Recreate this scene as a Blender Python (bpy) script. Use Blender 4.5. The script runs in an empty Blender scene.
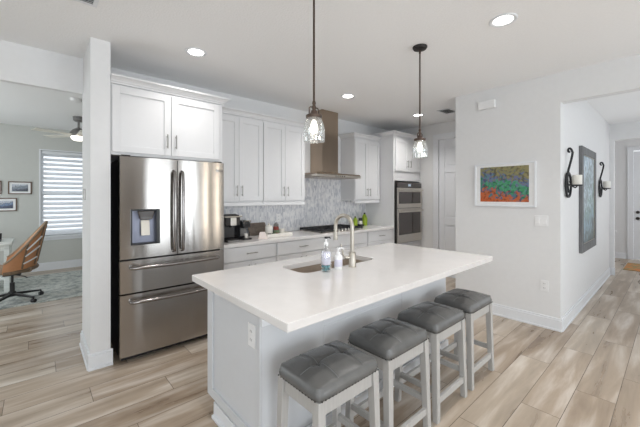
import bpy, bmesh, math, random
from mathutils import Vector, Matrix
random.seed(7)
PI = math.pi
scene = bpy.context.scene
C = scene.collection

# ------------------------------------------------------------------ camera
cam_d = bpy.data.cameras.new('camera'); cam = bpy.data.objects.new('camera', cam_d); C.objects.link(cam)
cam.location = (0, 0, 1.434); cam.rotation_euler = (PI/2, 0, -math.radians(90-48.3))
cam_d.sensor_width = 36; cam_d.lens = 318/640*36; cam_d.shift_y = -(213.5-196)/640
cam_d.clip_start = 0.05
scene.camera = cam
# ------------------------------------------------------------------ world, daylight, exposure
w = bpy.data.worlds.new('world'); scene.world = w; w.use_nodes = True
w.node_tree.nodes['Background'].inputs[0].default_value = (0.88, 0.94, 1.0, 1)
w.node_tree.nodes['Background'].inputs[1].default_value = 2.2
vs = scene.view_settings
vs.view_transform = 'Standard'; vs.look = 'None'; vs.gamma = 1; vs.use_curve_mapping = False
vs.exposure = -0.43

def area(name, loc, rot, sx, sy, power, col=(1, 1, 1)):
    d = bpy.data.lights.new(name, 'AREA'); d.shape = 'RECTANGLE'; d.size = sx; d.size_y = sy
    d.energy = power; d.color = col
    o = bpy.data.objects.new(name, d); C.objects.link(o); o.location = loc; o.rotation_euler = rot
    return o
# daylight coming in through the south windows, plus added fill lamps where no window is built
area('daylight_window_south', (2.58, -4.30, 1.35), (PI/2+0.35, 0, 0), 1.02, 2.3, 60, (0.87, 0.94, 1.0))
area('daylight_window_south', (3.90, -4.30, 1.35), (PI/2+0.35, 0, 0), 0.80, 2.3, 47, (0.87, 0.94, 1.0))
area('unseen_slit_light', (4.68, -4.30, 1.35), (PI/2, 0, 0), 0.10, 2.3, 16, (1.0, 0.90, 0.76))  # unseen slit lamps, shaped to reflect as gold streaks in the fridge
area('unseen_slit_light', (5.30, -4.30, 1.35), (PI/2, 0, 0), 0.10, 2.3, 16, (1.0, 0.90, 0.76))
area('daylight_window_south', (-0.9, -4.30, 1.35), (PI/2+0.6, 0, 0), 2.3, 2.3, 145, (0.87, 0.94, 1.0))
area('added_fill_west', (-3.45, -0.8, 1.4), (PI/2+0.6, 0, -PI/2), 3.6, 2.2, 70, (0.87, 0.94, 1.0))  # lamp added to fill the room from the left; wall behind is closed
area('added_fill_dining', (-2.5, 5.8, 1.45), (PI/2, 0, -PI/2), 2.4, 1.7, 70, (0.90, 0.96, 1.0))  # lamp added to brighten the dining room; its left wall has no opening
area('daylight_hall', (6.0, -1.35, 1.5), (PI/2+0.5, 0, 0), 2.6, 1.9, 36, (0.88, 0.94, 1.0))
area('daylight_foyer', (9.1, -1.35, 1.5), (PI/2, 0, 0), 1.4, 1.9, 27, (0.95, 0.97, 1.0))

# ------------------------------------------------------------------ materials
def srgb(r, g, b):
    f = lambda c: (c/255/12.92) if c/255 <= 0.04045 else ((c/255+0.055)/1.055)**2.4
    return (f(r), f(g), f(b), 1)

class NT:
    def __init__(s, m): s.t = m.node_tree; s.t.nodes.clear(); s.out = s.t.nodes.new('ShaderNodeOutputMaterial')
    def n(s, typ, **kw):
        nd = s.t.nodes.new('ShaderNode'+typ)
        for k, v in kw.items():
            if hasattr(nd, k) and not k.startswith('i_'): setattr(nd, k, v)
        return nd
    def l(s, a, b): s.t.links.new(a, b)
    def math(s, op, a, b=None):
        nd = s.n('Math', operation=op)
        for i, v in enumerate((a, b)):
            if v is None: continue
            if isinstance(v, (int, float)): nd.inputs[i].default_value = v
            else: s.l(v, nd.inputs[i])
        return nd.outputs[0]
    def ramp(s, fac, stops, interp='LINEAR'):
        nd = s.n('ValToRGB'); cr = nd.color_ramp; cr.interpolation = interp
        while len(cr.elements) < len(stops): cr.elements.new(0.5)
        for e, (p, c) in zip(cr.elements, stops): e.position = p; e.color = c
        s.l(fac, nd.inputs[0]); return nd.outputs[0]

def mat(name, col, rough=0.5, metal=0.0, noise=0.03, nscale=20, bump=0.0, bscale=60, stretch=None, emit=None, estr=0, spec=0.5, coat=0, aniso=0):
    """a principled material whose colour and relief vary a little with a noise"""
    m = bpy.data.materials.new(name); m.use_nodes = True; t = NT(m)
    p = t.n('BsdfPrincipled'); t.l(p.outputs[0], t.out.inputs[0])
    p.inputs['Roughness'].default_value = rough; p.inputs['Metallic'].default_value = metal
    p.inputs['Specular IOR Level'].default_value = spec; p.inputs['Coat Weight'].default_value = coat
    if aniso: p.inputs['Anisotropic'].default_value = aniso
    tc = t.n('TexCoord'); mp = t.n('Mapping'); t.l(tc.outputs['Object'], mp.inputs[0])
    if stretch: mp.inputs['Scale'].default_value = stretch
    nz = t.n('TexNoise'); nz.inputs['Scale'].default_value = nscale; nz.inputs['Detail'].default_value = 4
    t.l(mp.outputs[0], nz.inputs['Vector'])
    a = tuple(c*(1-noise) for c in col[:3])+(1,); b = tuple(min(1, c*(1+noise)) for c in col[:3])+(1,)
    t.l(t.ramp(nz.outputs['Fac'], [(0.3, a), (0.7, b)]), p.inputs['Base Color'])
    if bump:
        n2 = t.n('TexNoise'); n2.inputs['Scale'].default_value = bscale; n2.inputs['Detail'].default_value = 3
        t.l(mp.outputs[0], n2.inputs['Vector'])
        bp = t.n('Bump'); bp.inputs['Strength'].default_value = bump; bp.inputs['Distance'].default_value = 0.01
        t.l(n2.outputs['Fac'], bp.inputs['Height']); t.l(bp.outputs[0], p.inputs['Normal'])
    if emit:
        p.inputs['Emission Color'].default_value = emit; p.inputs['Emission Strength'].default_value = estr
    return m

M = {}
M['wall'] = mat('wall_paint', srgb(231, 231, 231), 0.85, noise=0.01, bump=0.03, bscale=250)
M['dwall'] = mat('dining_wall_paint', srgb(204, 205, 200), 0.85, noise=0.01, bump=0.03, bscale=250)
M['ceil'] = mat('ceiling_paint', srgb(250, 250, 250), 0.9, noise=0.015, nscale=60, bump=0.25, bscale=70)
M['trim'] = mat('white_trim_paint', srgb(234, 236, 239), 0.4, noise=0.01)
M['cab'] = mat('white_cabinet_lacquer', srgb(226, 226, 227), 0.35, noise=0.008)
M['island'] = mat('island_pale_grey_paint', srgb(214, 216, 219), 0.45, noise=0.01)
M['quartz'] = mat('white_quartz', srgb(228, 225, 223), 0.16, noise=0.025, nscale=9, coat=0.2)
M['handle'] = mat('brushed_nickel', srgb(168, 166, 162), 0.3, 1.0, noise=0.04)
M['nickel'] = mat('satin_nickel', srgb(186, 180, 170), 0.36, 1.0, noise=0.04)
M['black'] = mat('black_plastic', srgb(28, 28, 30), 0.35)
M['dark'] = mat('dark_metal', srgb(52, 49, 48), 0.45, 0.6)
M['bronze'] = mat('oiled_bronze', srgb(84, 70, 62), 0.4, 0.7)
M['iron'] = mat('cast_iron', srgb(40, 41, 44), 0.6, 0.3)
M['oven'] = mat('oven_black_glass', srgb(58, 50, 46), 0.12, 0.0, coat=0.6)
M['leather'] = mat('grey_leather', srgb(98, 98, 97), 0.27, noise=0.08, nscale=14, bump=0.12, bscale=220, spec=0.5)
M['thread'] = mat('grey_thread', srgb(128, 130, 132), 0.7)
M['stoolwood'] = mat('pale_grey_wood', srgb(182, 180, 177), 0.5, noise=0.05, nscale=12, stretch=(6, 6, 0.8), bump=0.06)
M['plate'] = mat('white_plastic', srgb(240, 240, 240), 0.35)
M['socket'] = mat('socket_grey', srgb(120, 120, 120), 0.5)
M['white_ceramic'] = mat('white_ceramic', srgb(240, 236, 228), 0.25)
M['greyplastic'] = mat('grey_plastic', srgb(128, 126, 124), 0.3, 0.3)
M['tan'] = mat('tan_leather', srgb(196, 140, 98), 0.5, noise=0.12, nscale=8)
M['greige'] = mat('greige_fabric', srgb(150, 132, 112), 0.8, noise=0.1, nscale=50)
M['chairwood'] = mat('weathered_wood', srgb(118, 100, 80), 0.6, noise=0.2, nscale=10, stretch=(5, 5, 1))
M['deskwhite'] = mat('whitewashed_wood', srgb(226, 230, 226), 0.45, noise=0.12, nscale=7, stretch=(1, 8, 8))
M['candle'] = mat('candle_wax', srgb(236, 234, 226), 0.5)
M['slat'] = mat('blind_slat', srgb(238, 240, 244), 0.5, emit=None)
M['fanblade'] = mat('fan_blade', srgb(230, 226, 214), 0.5)
M['rugframe'] = mat('barn_wood_frame', srgb(112, 113, 114), 0.7, noise=0.25, nscale=16, stretch=(1, 1, 0.2))
M['frame_brown'] = mat('brown_frame', srgb(104, 78, 60), 0.5)
M['green'] = mat('lime_green', srgb(150, 176, 40), 0.5, noise=0.15)
M['darkgreen'] = mat('leaf_green', srgb(96, 120, 92), 0.5, noise=0.2)
M['red'] = mat('dark_red', srgb(132, 56, 50), 0.5)
M['brownsign'] = mat('brown_board', srgb(126, 114, 104), 0.7, noise=0.2, nscale=30)
M['cloth'] = mat('pale_paper', srgb(232, 220, 214), 0.9, noise=0.03)
M['vent_dark'] = mat('vent_shadow_grey', srgb(70, 70, 72), 0.8)
M['glow'] = mat('lit_lamp_diffuser', (1, 1, 1, 1), 0.5, emit=(1, 0.97, 0.92, 1), estr=9)
M['fanglow'] = mat('lit_fan_lamp', (1, 1, 1, 1), 0.5, emit=(1, 0.93, 0.8, 1), estr=3)
M['bulb'] = mat('lit_bulb', (1, 1, 1, 1), 0.5, emit=(1, 0.94, 0.84, 1), estr=4.5)
M['display'] = mat('oven_display', srgb(30, 30, 34), 0.2, emit=(0.7, 0.85, 1, 1), estr=0.7)
M['teal'] = mat('teal_beads', srgb(70, 142, 150), 0.25, noise=0.75, nscale=70)
M['lavender'] = mat('lavender_soap', srgb(214, 212, 226), 0.3, noise=0.1, nscale=40)

def steel(name, col, streaks, rg0=0.2, an=0.0, bs=0.12):
    m = bpy.data.materials.new(name); m.use_nodes = True; t = NT(m)
    p = t.n('BsdfPrincipled'); t.l(p.outputs[0], t.out.inputs[0])
    p.inputs['Metallic'].default_value = 1; p.inputs['Base Color'].default_value = col
    tc = t.n('TexCoord'); mp = t.n('Mapping'); t.l(tc.outputs['Object'], mp.inputs[0]); mp.inputs['Scale'].default_value = streaks
    nz = t.n('TexNoise'); nz.inputs['Scale'].default_value = 3; nz.inputs['Detail'].default_value = 6
    t.l(mp.outputs[0], nz.inputs['Vector'])
    t.l(t.ramp(nz.outputs['Fac'], [(0.3, (rg0,)*3+(1,)), (0.7, (rg0+0.07,)*3+(1,))]), p.inputs['Roughness'])
    p.inputs['Anisotropic'].default_value = an; cv = t.n('CombineXYZ'); cv.inputs[2].default_value = 1.0  # brushing direction
    t.l(cv.outputs[0], p.inputs['Tangent'])
    bp = t.n('Bump'); bp.inputs['Strength'].default_value = bs; bp.inputs['Distance'].default_value = 0.01
    t.l(nz.outputs['Fac'], bp.inputs['Height']); t.l(bp.outputs[0], p.inputs['Normal'])
    return m
M['steel'] = steel('brushed_stainless_steel', srgb(176, 172, 168), (3.5, 3.5, 0.02), 0.14, 1.0, 0.004)
M['hoodsteel'] = steel('warm_stainless_steel', srgb(176, 160, 144), (6, 6, 0.3))
M['sinksteel'] = mat('sink_steel', srgb(176, 162, 148), 0.4, 0.35)

def glass(name, tint=(0.97, 0.98, 0.98, 1), fr=0.35, speck=True):
    m = bpy.data.materials.new(name); m.use_nodes = True; t = NT(m)
    tr = t.n('BsdfTransparent'); tr.inputs[0].default_value = tint
    gl = t.n('BsdfGlossy'); gl.inputs['Roughness'].default_value = 0.06; gl.inputs[0].default_value = (0.95, 0.95, 0.95, 1)
    lw = t.n('LayerWeight'); lw.inputs[0].default_value = 0.35
    if speck:
        tl = t.n('BsdfTranslucent'); tl.inputs[0].default_value = (0.95, 0.95, 0.93, 1); m0 = t.n('MixShader'); m0.inputs[0].default_value = 0.04
        t.l(tr.outputs[0], m0.inputs[1]); t.l(tl.outputs[0], m0.inputs[2]); tr = m0
    mx = t.n('MixShader'); t.l(tr.outputs[0], mx.inputs[1]); t.l(gl.outputs[0], mx.inputs[2])
    tc = t.n('TexCoord'); nz = t.n('TexNoise'); nz.inputs['Scale'].default_value = 90
    t.l(tc.outputs['Object'], nz.inputs['Vector'])
    if speck:
        r = t.ramp(nz.outputs['Fac'], [(0.5, (0, 0, 0, 1)), (0.72, (0.7,)*3+(1,))])
        f = t.math('ADD', t.math('MULTIPLY', lw.outputs['Facing'], 0.45), t.math('MULTIPLY', r, 0.5))
        f = t.math('ADD', f, fr*0.3)
    else: f = t.math('ADD', t.math('MULTIPLY', lw.outputs['Facing'], 0.5), fr*0.2)
    t.l(f, mx.inputs[0]); t.l(mx.outputs[0], t.out.inputs[0])
    bp = t.n('Bump'); bp.inputs['Strength'].default_value = 0.3; t.l(nz.outputs['Fac'], bp.inputs['Height']); t.l(bp.outputs[0], gl.inputs['Normal'])
    return m
M['glass'] = glass('seeded_clear_glass')
M['clear'] = glass('clear_glass', speck=False)

def floor_mat():
    m = bpy.data.materials.new('wood_look_plank_tile'); m.use_nodes = True; t = NT(m)
    p = t.n('BsdfPrincipled'); t.l(p.outputs[0], t.out.inputs[0])
    tc = t.n('TexCoord'); sp = t.n('SeparateXYZ'); t.l(tc.outputs['Object'], sp.inputs[0])
    W, L = 0.2208, 1.22
    yy = t.math('DIVIDE', t.math('SUBTRACT', sp.outputs[1], 0.941-40*W), W)
    row = t.math('FLOOR', yy); fy = t.math('FRACT', yy)
    off = t.math('FRACT', t.math('MULTIPLY', row, 0.3819))
    xx = t.math('ADD', t.math('DIVIDE', t.math('ADD', sp.outputs[0], 60.3), L), off)
    colm = t.math('FLOOR', xx); fx = t.math('FRACT', xx)
    cv = t.n('CombineXYZ'); t.l(row, cv.inputs[0]); t.l(colm, cv.inputs[1])
    wn = t.n('TexWhiteNoise'); wn.noise_dimensions = '3D'; t.l(cv.outputs[0], wn.inputs['Vector'])
    base = t.ramp(wn.outputs['Value'], [(0.0, srgb(146, 126, 106)), (0.35, srgb(182, 165, 146)), (0.7, srgb(200, 188, 172)), (1.0, srgb(162, 142, 122))])
    # wispy grain, stretched along the plank, shifted from plank to plank
    gv = t.n('CombineXYZ')
    t.l(t.math('MULTIPLY', sp.outputs[0], 0.9), gv.inputs[0]); t.l(t.math('MULTIPLY', sp.outputs[1], 7.0), gv.inputs[1]); t.l(t.math('MULTIPLY', wn.outputs['Value'], 37), gv.inputs[2])
    nz = t.n('TexNoise'); nz.inputs['Scale'].default_value = 1.2; nz.inputs['Detail'].default_value = 5; nz.inputs['Roughness'].default_value = 0.55; nz.inputs['Distortion'].default_value = 0.35
    t.l(gv.outputs[0], nz.inputs['Vector'])
    gr = t.ramp(nz.outputs['Fac'], [(0.28, srgb(112, 94, 76)), (0.5, srgb(177, 160, 141)), (0.70, srgb(236, 229, 220))])
    mx = t.n('MixRGB'); mx.blend_type = 'MIX'; mx.inputs[0].default_value = 0.55; t.l(base, mx.inputs[1]); t.l(gr, mx.inputs[2])
    ey = t.math('MULTIPLY', t.math('MINIMUM', fy, t.math('SUBTRACT', 1.0, fy)), W)
    ex = t.math('MULTIPLY', t.math('MINIMUM', fx, t.math('SUBTRACT', 1.0, fx)), L)
    gap = t.math('LESS_THAN', t.math('MINIMUM', ex, ey), 0.0018)
    m2 = t.n('MixRGB'); t.l(gap, m2.inputs[0]); t.l(mx.outputs[0], m2.inputs[1]); m2.inputs[2].default_value = srgb(96, 84, 72)
    t.l(m2.outputs[0], p.inputs['Base Color'])
    rg = t.ramp(nz.outputs['Fac'], [(0.3, (0.26,)*3+(1,)), (0.7, (0.36,)*3+(1,))]); t.l(rg, p.inputs['Roughness'])
    bp = t.n('Bump'); bp.inputs['Strength'].default_value = 0.15; bp.inputs['Distance'].default_value = 0.004
    t.l(nz.outputs['Fac'], bp.inputs['Height']); t.l(bp.outputs[0], p.inputs['Normal'])
    return m
M['floor'] = floor_mat()

def splash_mat():
    m = bpy.data.materials.new('marble_mosaic_tile'); m.use_nodes = True; t = NT(m)
    p = t.n('BsdfPrincipled'); t.l(p.outputs[0], t.out.inputs[0]); p.inputs['Roughness'].default_value = 0.25
    tc = t.n('TexCoord'); mp = t.n('Mapping'); t.l(tc.outputs['Object'], mp.inputs[0]); mp.inputs['Scale'].default_value = (52, 1, 17)
    v = t.n('TexVoronoi'); v.voronoi_dimensions = '3D'; v.inputs['Scale'].default_value = 1; v.inputs['Randomness'].default_value = 0.75
    t.l(mp.outputs[0], v.inputs['Vector'])
    wn = t.n('TexWhiteNoise'); t.l(v.outputs['Color'], wn.inputs['Vector'])
    col = t.ramp(wn.outputs['Value'], [(0, srgb(202, 204, 210)), (0.25, srgb(220, 221, 225)), (0.6, srgb(234, 234, 235)), (1, srgb(244, 244, 244))])
    nz = t.n('TexNoise'); nz.inputs['Scale'].default_value = 7; nz.inputs['Detail'].default_value = 6; nz.inputs['Distortion'].default_value = 1.2
    t.l(tc.outputs['Object'], nz.inputs['Vector'])
    ve = t.ramp(nz.outputs['Fac'], [(0.42, (0.82, 0.83, 0.86, 1)), (0.55, (1, 1, 1, 1))])
    mx = t.n('MixRGB'); mx.blend_type = 'MULTIPLY'; mx.inputs[0].default_value = 0.6; t.l(col, mx.inputs[1]); t.l(ve, mx.inputs[2])
    t.l(mx.outputs[0], p.inputs['Base Color'])
    return m
M['splash'] = splash_mat()

def rug_mat(name, cols, sc):
    m = bpy.data.materials.new(name); m.use_nodes = True; t = NT(m)
    p = t.n('BsdfPrincipled'); t.l(p.outputs[0], t.out.inputs[0]); p.inputs['Roughness'].default_value = 0.95
    tc = t.n('TexCoord'); nz = t.n('TexNoise'); nz.inputs['Scale'].default_value = sc; nz.inputs['Detail'].default_value = 8; nz.inputs['Roughness'].default_value = 0.7
    t.l(tc.outputs['Object'], nz.inputs['Vector'])
    n = len(cols); t.l(t.ramp(nz.outputs['Fac'], [(0.3+0.4*i/(n-1), c) for i, c in enumerate(cols)]), p.inputs['Base Color'])
    n2 = t.n('TexNoise'); n2.inputs['Scale'].default_value = 300; t.l(tc.outputs['Object'], n2.inputs['Vector'])
    bp = t.n('Bump'); bp.inputs['Strength'].default_value = 0.4; bp.inputs['Distance'].default_value = 0.01; t.l(n2.outputs['Fac'], bp.inputs['Height']); t.l(bp.outputs[0], p.inputs['Normal'])
    return m
M['rug'] = rug_mat('grey_rug_pile', [srgb(126, 132, 132), srgb(168, 174, 172), srgb(222, 224, 218), srgb(120, 126, 124)], 9)
M['mat'] = rug_mat('orange_green_mat', [srgb(96, 124, 84), srgb(150, 150, 110), srgb(214, 140, 84), srgb(216, 104, 50)], 7)

def art_mat(name, bands, axis_h, half_h, half_w, sc=28, stretch=(1, 1, 1)):
    """loose brushwork: colours pass in soft bands over the sheet, broken up by noise"""
    m = bpy.data.materials.new(name); m.use_nodes = True; t = NT(m)
    p = t.n('BsdfPrincipled'); t.l(p.outputs[0], t.out.inputs[0]); p.inputs['Roughness'].default_value = 0.3
    tc = t.n('TexCoord'); sp = t.n('SeparateXYZ'); t.l(tc.outputs['Object'], sp.inputs[0])
    h = t.math('MULTIPLY_ADD', sp.outputs[2], 0.5/half_h)
    h.node.inputs[2].default_value = 0.5
    wv = t.math('MULTIPLY', sp.outputs[axis_h], -0.30/half_w)
    nz = t.n('TexNoise'); nz.inputs['Scale'].default_value = sc; nz.inputs['Detail'].default_value = 5; nz.inputs['Distortion'].default_value = 2.0
    mp = t.n('Mapping'); mp.inputs['Scale'].default_value = stretch; t.l(tc.outputs['Object'], mp.inputs[0]); t.l(mp.outputs[0], nz.inputs['Vector'])
    d = t.math('MULTIPLY', t.math('SUBTRACT', nz.outputs['Fac'], 0.5), 1.3)
    fac = t.math('ADD', t.math('ADD', h, t.math('MULTIPLY', wv, 0.5)), d)
    base = t.ramp(fac, bands)
    n2 = t.n('TexNoise'); n2.inputs['Scale'].default_value = sc*2.2; n2.inputs['Detail'].default_value = 3; t.l(mp.outputs[0], n2.inputs['Vector'])
    k = t.ramp(n2.outputs['Fac'], [(0.38, (0.35, 0.35, 0.4, 1)), (0.5, (1, 1, 1, 1)), (0.65, (1.0, 1.0, 1.0, 1))])
    mx = t.n('MixRGB'); mx.blend_type = 'MULTIPLY'; mx.inputs[0].default_value = 0.8; t.l(base, mx.inputs[1]); t.l(k, mx.inputs[2])
    t.l(mx.outputs[0], p.inputs['Base Color'])
    return m

# ------------------------------------------------------------------ mesh helpers
def BM(): return bmesh.new()
def bx(bm, x0, x1, y0, y1, z0, z1):
    vs_ = [bm.verts.new((x, y, z)) for z in (z0, z1) for y in (y0, y1) for x in (x0, x1)]
    for f in ((0, 2, 3, 1), (4, 5, 7, 6), (0, 1, 5, 4), (2, 6, 7, 3), (0, 4, 6, 2), (1, 3, 7, 5)):
        bm.faces.new([vs_[i] for i in f])
    return bm
def hexa(bm, b, t_):
    """a solid between two quads (lists of four points, counter-clockwise from above)"""
    v = [bm.verts.new(p) for p in b]+[bm.verts.new(p) for p in t_]
    bm.faces.new([v[3], v[2], v[1], v[0]]); bm.faces.new(v[4:8])
    for i in range(4):
        j = (i+1) % 4; bm.faces.new([v[i], v[j], v[4+j], v[4+i]])
    return bm
def lathe(bm, cx, cy, prof, seg=32, cap=True):
    rings = []
    for r, z in prof:
        rings.append([bm.verts.new((cx+r*math.cos(2*PI*i/seg), cy+r*math.sin(2*PI*i/seg), z)) for i in range(seg)])
    for a, b in zip(rings, rings[1:]):
        for i in range(seg):
            j = (i+1) % seg; bm.faces.new([a[i], a[j], b[j], b[i]])
    if cap:
        bm.faces.new(list(reversed(rings[0]))); bm.faces.new(rings[-1])
    return bm
def tube(bm, pts, r, seg=12, closed=False, r_end=None):
    pts = [Vector(p) for p in pts]; n = len(pts); rings = []
    prev = None
    for i, p in enumerate(pts):
        if closed: d = (pts[(i+1) % n]-pts[i-1]).normalized()
        else: d = (pts[min(i+1, n-1)]-pts[max(i-1, 0)]).normalized()
        if prev is None:
            u = d.cross(Vector((0, 0, 1)))
            if u.length < 1e-3: u = d.cross(Vector((1, 0, 0)))
        else: u = prev-d*prev.dot(d)
        u.normalize(); prev = u; v = d.cross(u)
        rr = r if r_end is None else r+(r_end-r)*i/(n-1)
        rings.append([bm.verts.new(p+rr*(math.cos(2*PI*k/seg)*u+math.sin(2*PI*k/seg)*v)) for k in range(seg)])
    m = n if closed else n-1
    for i in range(m):
        a, b = rings[i], rings[(i+1) % n]
        for k in range(seg):
            l = (k+1) % seg; bm.faces.new([a[k], a[l], b[l], b[k]])
    if not closed: bm.faces.new(list(reversed(rings[0]))); bm.faces.new(rings[-1])
    return bm
def prism(bm, poly, axis, a0, a1):
    """extrude a 2-D polygon along an axis: axis 0 -> poly in (y,z); 1 -> (x,z); 2 -> (x,y)"""
    def pt(p, a):
        return {0: (a, p[0], p[1]), 1: (p[0], a, p[1]), 2: (p[0], p[1], a)}[axis]
    A = [bm.verts.new(pt(p, a0)) for p in poly]; B = [bm.verts.new(pt(p, a1)) for p in poly]
    bm.faces.new(A); bm.faces.new(list(reversed(B)))
    for i in range(len(poly)):
        j = (i+1) % len(poly); bm.faces.new([A[i], B[i], B[j], A[j]])
    return bm

def obj(name, bm, m, parent=None, bevel=0.0, smooth=False, seg=2):
    """link the mesh as ONE object; coordinates are given in the world, origin goes to its middle (base for top-level)"""
    bmesh.ops.recalc_face_normals(bm, faces=bm.faces[:])
    xs = [v.co for v in bm.verts]
    lo = Vector([min(v[i] for v in xs) for i in range(3)]); hi = Vector([max(v[i] for v in xs) for i in range(3)])
    c = (lo+hi)/2
    if parent is None: c.z = lo.z
    for v in bm.verts: v.co -= c
    me = bpy.data.meshes.new(name); bm.to_mesh(me); bm.free()
    if smooth:
        for p in me.polygons: p.use_smooth = True
    me.materials.append(m if not isinstance(m, str) else M[m])
    o = bpy.data.objects.new(name, me); C.objects.link(o)
    if parent is not None:
        o.parent = parent; base = Vector((0, 0, 0)); q = parent
        while q: base += q.location; q = q.parent
        o.location = c-base
    else: o.location = c
    if bevel:
        b = o.modifiers.new('bevel', 'BEVEL'); b.width = bevel; b.segments = seg; b.limit_method = 'ANGLE'; b.angle_limit = 0.7
        if not smooth: pass
    if smooth:
        e = o.modifiers.new('edges', 'EDGE_SPLIT'); e.split_angle = math.radians(40)
    return o
def tag(o, label=None, cat=None, group=None, kind=None):
    if label: o['label'] = label
    if cat: o['category'] = cat
    if group: o['group'] = group
    if kind: o['kind'] = kind
    return o
def thing(name, label, cat, loc, group=None):
    o = bpy.data.objects.new(name, None); o.empty_display_size = 0.1; C.objects.link(o); o.location = loc
    return tag(o, label, cat, group)
def struct(name, bm, m, parent=None, bevel=0.0):
    o = obj(name, bm, m, parent, bevel)
    if parent is None: o['kind'] = 'structure'
    return o
def copy_tree(o, parent=None):
    c = o.copy(); C.objects.link(c)
    if parent: c.parent = parent
    for ch in list(o.children): copy_tree(ch, c)
    return c
def arc(cx, cy, r, a0, a1, n):
    return [(cx+r*math.cos(a0+(a1-a0)*i/n), cy+r*math.sin(a0+(a1-a0)*i/n)) for i in range(n+1)]

# ------------------------------------------------------------------ the room
H = 2.743
struct('floor', bx(BM(), -4.0, 10.3, -4.6, 8.3, -0.1, 0), 'floor')
# object coordinates of the floor must equal world coordinates for the plank layout
fl = bpy.data.objects['floor']
for v in fl.data.vertices: v.co += fl.location
fl.location = (0, 0, 0)
struct('ceiling', bx(BM(), -4.0, 10.3, -4.6, 8.3, H, H+0.1), 'ceil')
struct('wall_kitchen', bx(BM(), 0.47, 5.53, 3.83, 3.95, 0, H), 'wall')
struct('wall_pillar', bx(BM(), 0.33, 0.47, 3.21, 3.83, 0, H), 'wall')
struct('wall_header', bx(BM(), -3.7, 0.33, 3.77, 3.83, 2.41, H), 'wall')
b = BM(); bx(b, 5.41, 5.53, 2.86, 3.83, 0, H); bx(b, 5.41, 5.53, 1.95, 2.08, 0, H); bx(b, 5.41, 5.53, 2.08, 2.86, 2.45, H)
struct('wall_pantry', b, 'wall')
struct('wall_picture', bx(BM(), 4.14, 4.26, 0.82, 1.95, 0, H), 'wall')
struct('wall_nook', bx(BM(), 4.26, 5.53, 1.83, 1.95, 0, H), 'wall')
struct('wall_hall', bx(BM(), 4.26, 7.80, 0.82, 0.94, 0, H), 'wall')
struct('wall_hall_header', bx(BM(), 4.14, 4.26, -1.6, 0.82, 2.43, H), 'wall')
b = BM(); bx(b, 7.80, 7.92, 0.757, 1.6, 0, H); bx(b, 7.80, 7.92, -1.6, 0.757, 2.445, H)
struct('wall_foyer_opening', b, 'wall')
struct('wall_foyer_left', bx(BM(), 7.80, 10.17, 1.6, 1.72, 0, H), 'wall')
b = BM(); bx(b, 10.05, 10.17, 0.66, 1.6, 0, H); bx(b, 10.05, 10.17, -1.6, -0.26, 0, H); bx(b, 10.05, 10.17, -0.26, 0.66, 2.47, H)
struct('wall_foyer', b, 'wall')
struct('wall_hall_right', bx(BM(), 4.14, 10.17, -1.72, -1.6, 0, H), 'wall')
# dining room
b = BM(); bx(b, -2.7, 0.06, 8.1, 8.22, 0, H); bx(b, 1.0, 2.5, 8.1, 8.22, 0, H); bx(b, 0.06, 1.0, 8.1, 8.22, 0, 0.66); bx(b, 0.06, 1.0, 8.1, 8.22, 2.31, H)
struct('wall_dining_back', b, 'dwall')
struct('wall_dining_right', bx(BM(), 2.5, 2.62, 3.95, 8.22, 0, H), 'dwall')
struct('wall_dining_left', bx(BM(), -2.82, -2.7, 3.95, 8.22, 0, H), 'dwall')
# living side behind the viewer
M['livwall'] = mat('living_room_wall_paint', srgb(150, 143, 135), 0.85, noise=0.01)
struct('wall_west', bx(BM(), -3.82, -3.7, -4.5, 3.95, 0, H), 'wall')
b = BM(); bx(b, -3.7, -2.1, -4.52, -4.4, 0, H); SW = ((-2.1, 0.3), (2.05, 3.12), (3.48, 4.32), (4.62, 4.74), (5.24, 5.36))
for (a_, x0), (x1, c_) in zip(SW, SW[1:]+((6.0, 6.1),)): bx(b, x0, x1, -4.52, -4.4, 0, H)
for x0, x1 in SW:
    bx(b, x0, x1, -4.52, -4.4, 2.5, H); bx(b, x0, x1, -4.52, -4.4, 0, 0.15)
struct('wall_south', b, 'livwall')
struct('wall_east', bx(BM(), 6.0, 6.12, -4.52, -1.72, 0, H), 'livwall')

# baseboards
def baseboard(name, p0, p1, out, h=0.135, t_=0.016):
    (x0, y0), (x1, y1) = p0, p1; b = BM(); q = 0.012
    def slab(tt, z0, z1):
        if out[0]: xs = sorted((x0, x0+out[0]*tt)); ys = sorted((y0, y1))
        else: xs = sorted((x0, x1)); ys = sorted((y0, y0+out[1]*tt))
        bx(b, xs[0], xs[1], ys[0], ys[1], z0, z1)
    slab(t_+0.008, 0, 0.02); slab(t_, 0.02, h-0.02); slab(t_*0.6, h-0.02, h)
    return struct(name, b, 'trim', bevel=0.002)
baseboard('baseboard_picture', (4.14, 0.82-0.016), (4.14, 1.95), (-1, 0))
baseboard('baseboard_hall', (4.14, 0.82), (7.80, 0.82), (0, -1))
baseboard('baseboard_hall_end', (7.80, 0.757-.016), (7.80, 0.79), (-1, 0))
baseboard('baseboard_foyer', (10.05, 0.76), (10.05, 1.6), (-1, 0))
baseboard('baseboard_pillar_front', (0.33-0.016, 3.21), (0.486, 3.21), (0, -1))
baseboard('baseboard_pillar_side', (0.33, 3.21), (0.33, 3.83), (-1, 0))
baseboard('baseboard_dining', (-2.7, 8.1), (2.5, 8.1), (0, -1), h=0.15)
baseboard('baseboard_pantry', (5.41, 2.97), (5.41, 3.19), (-1, 0))

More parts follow.
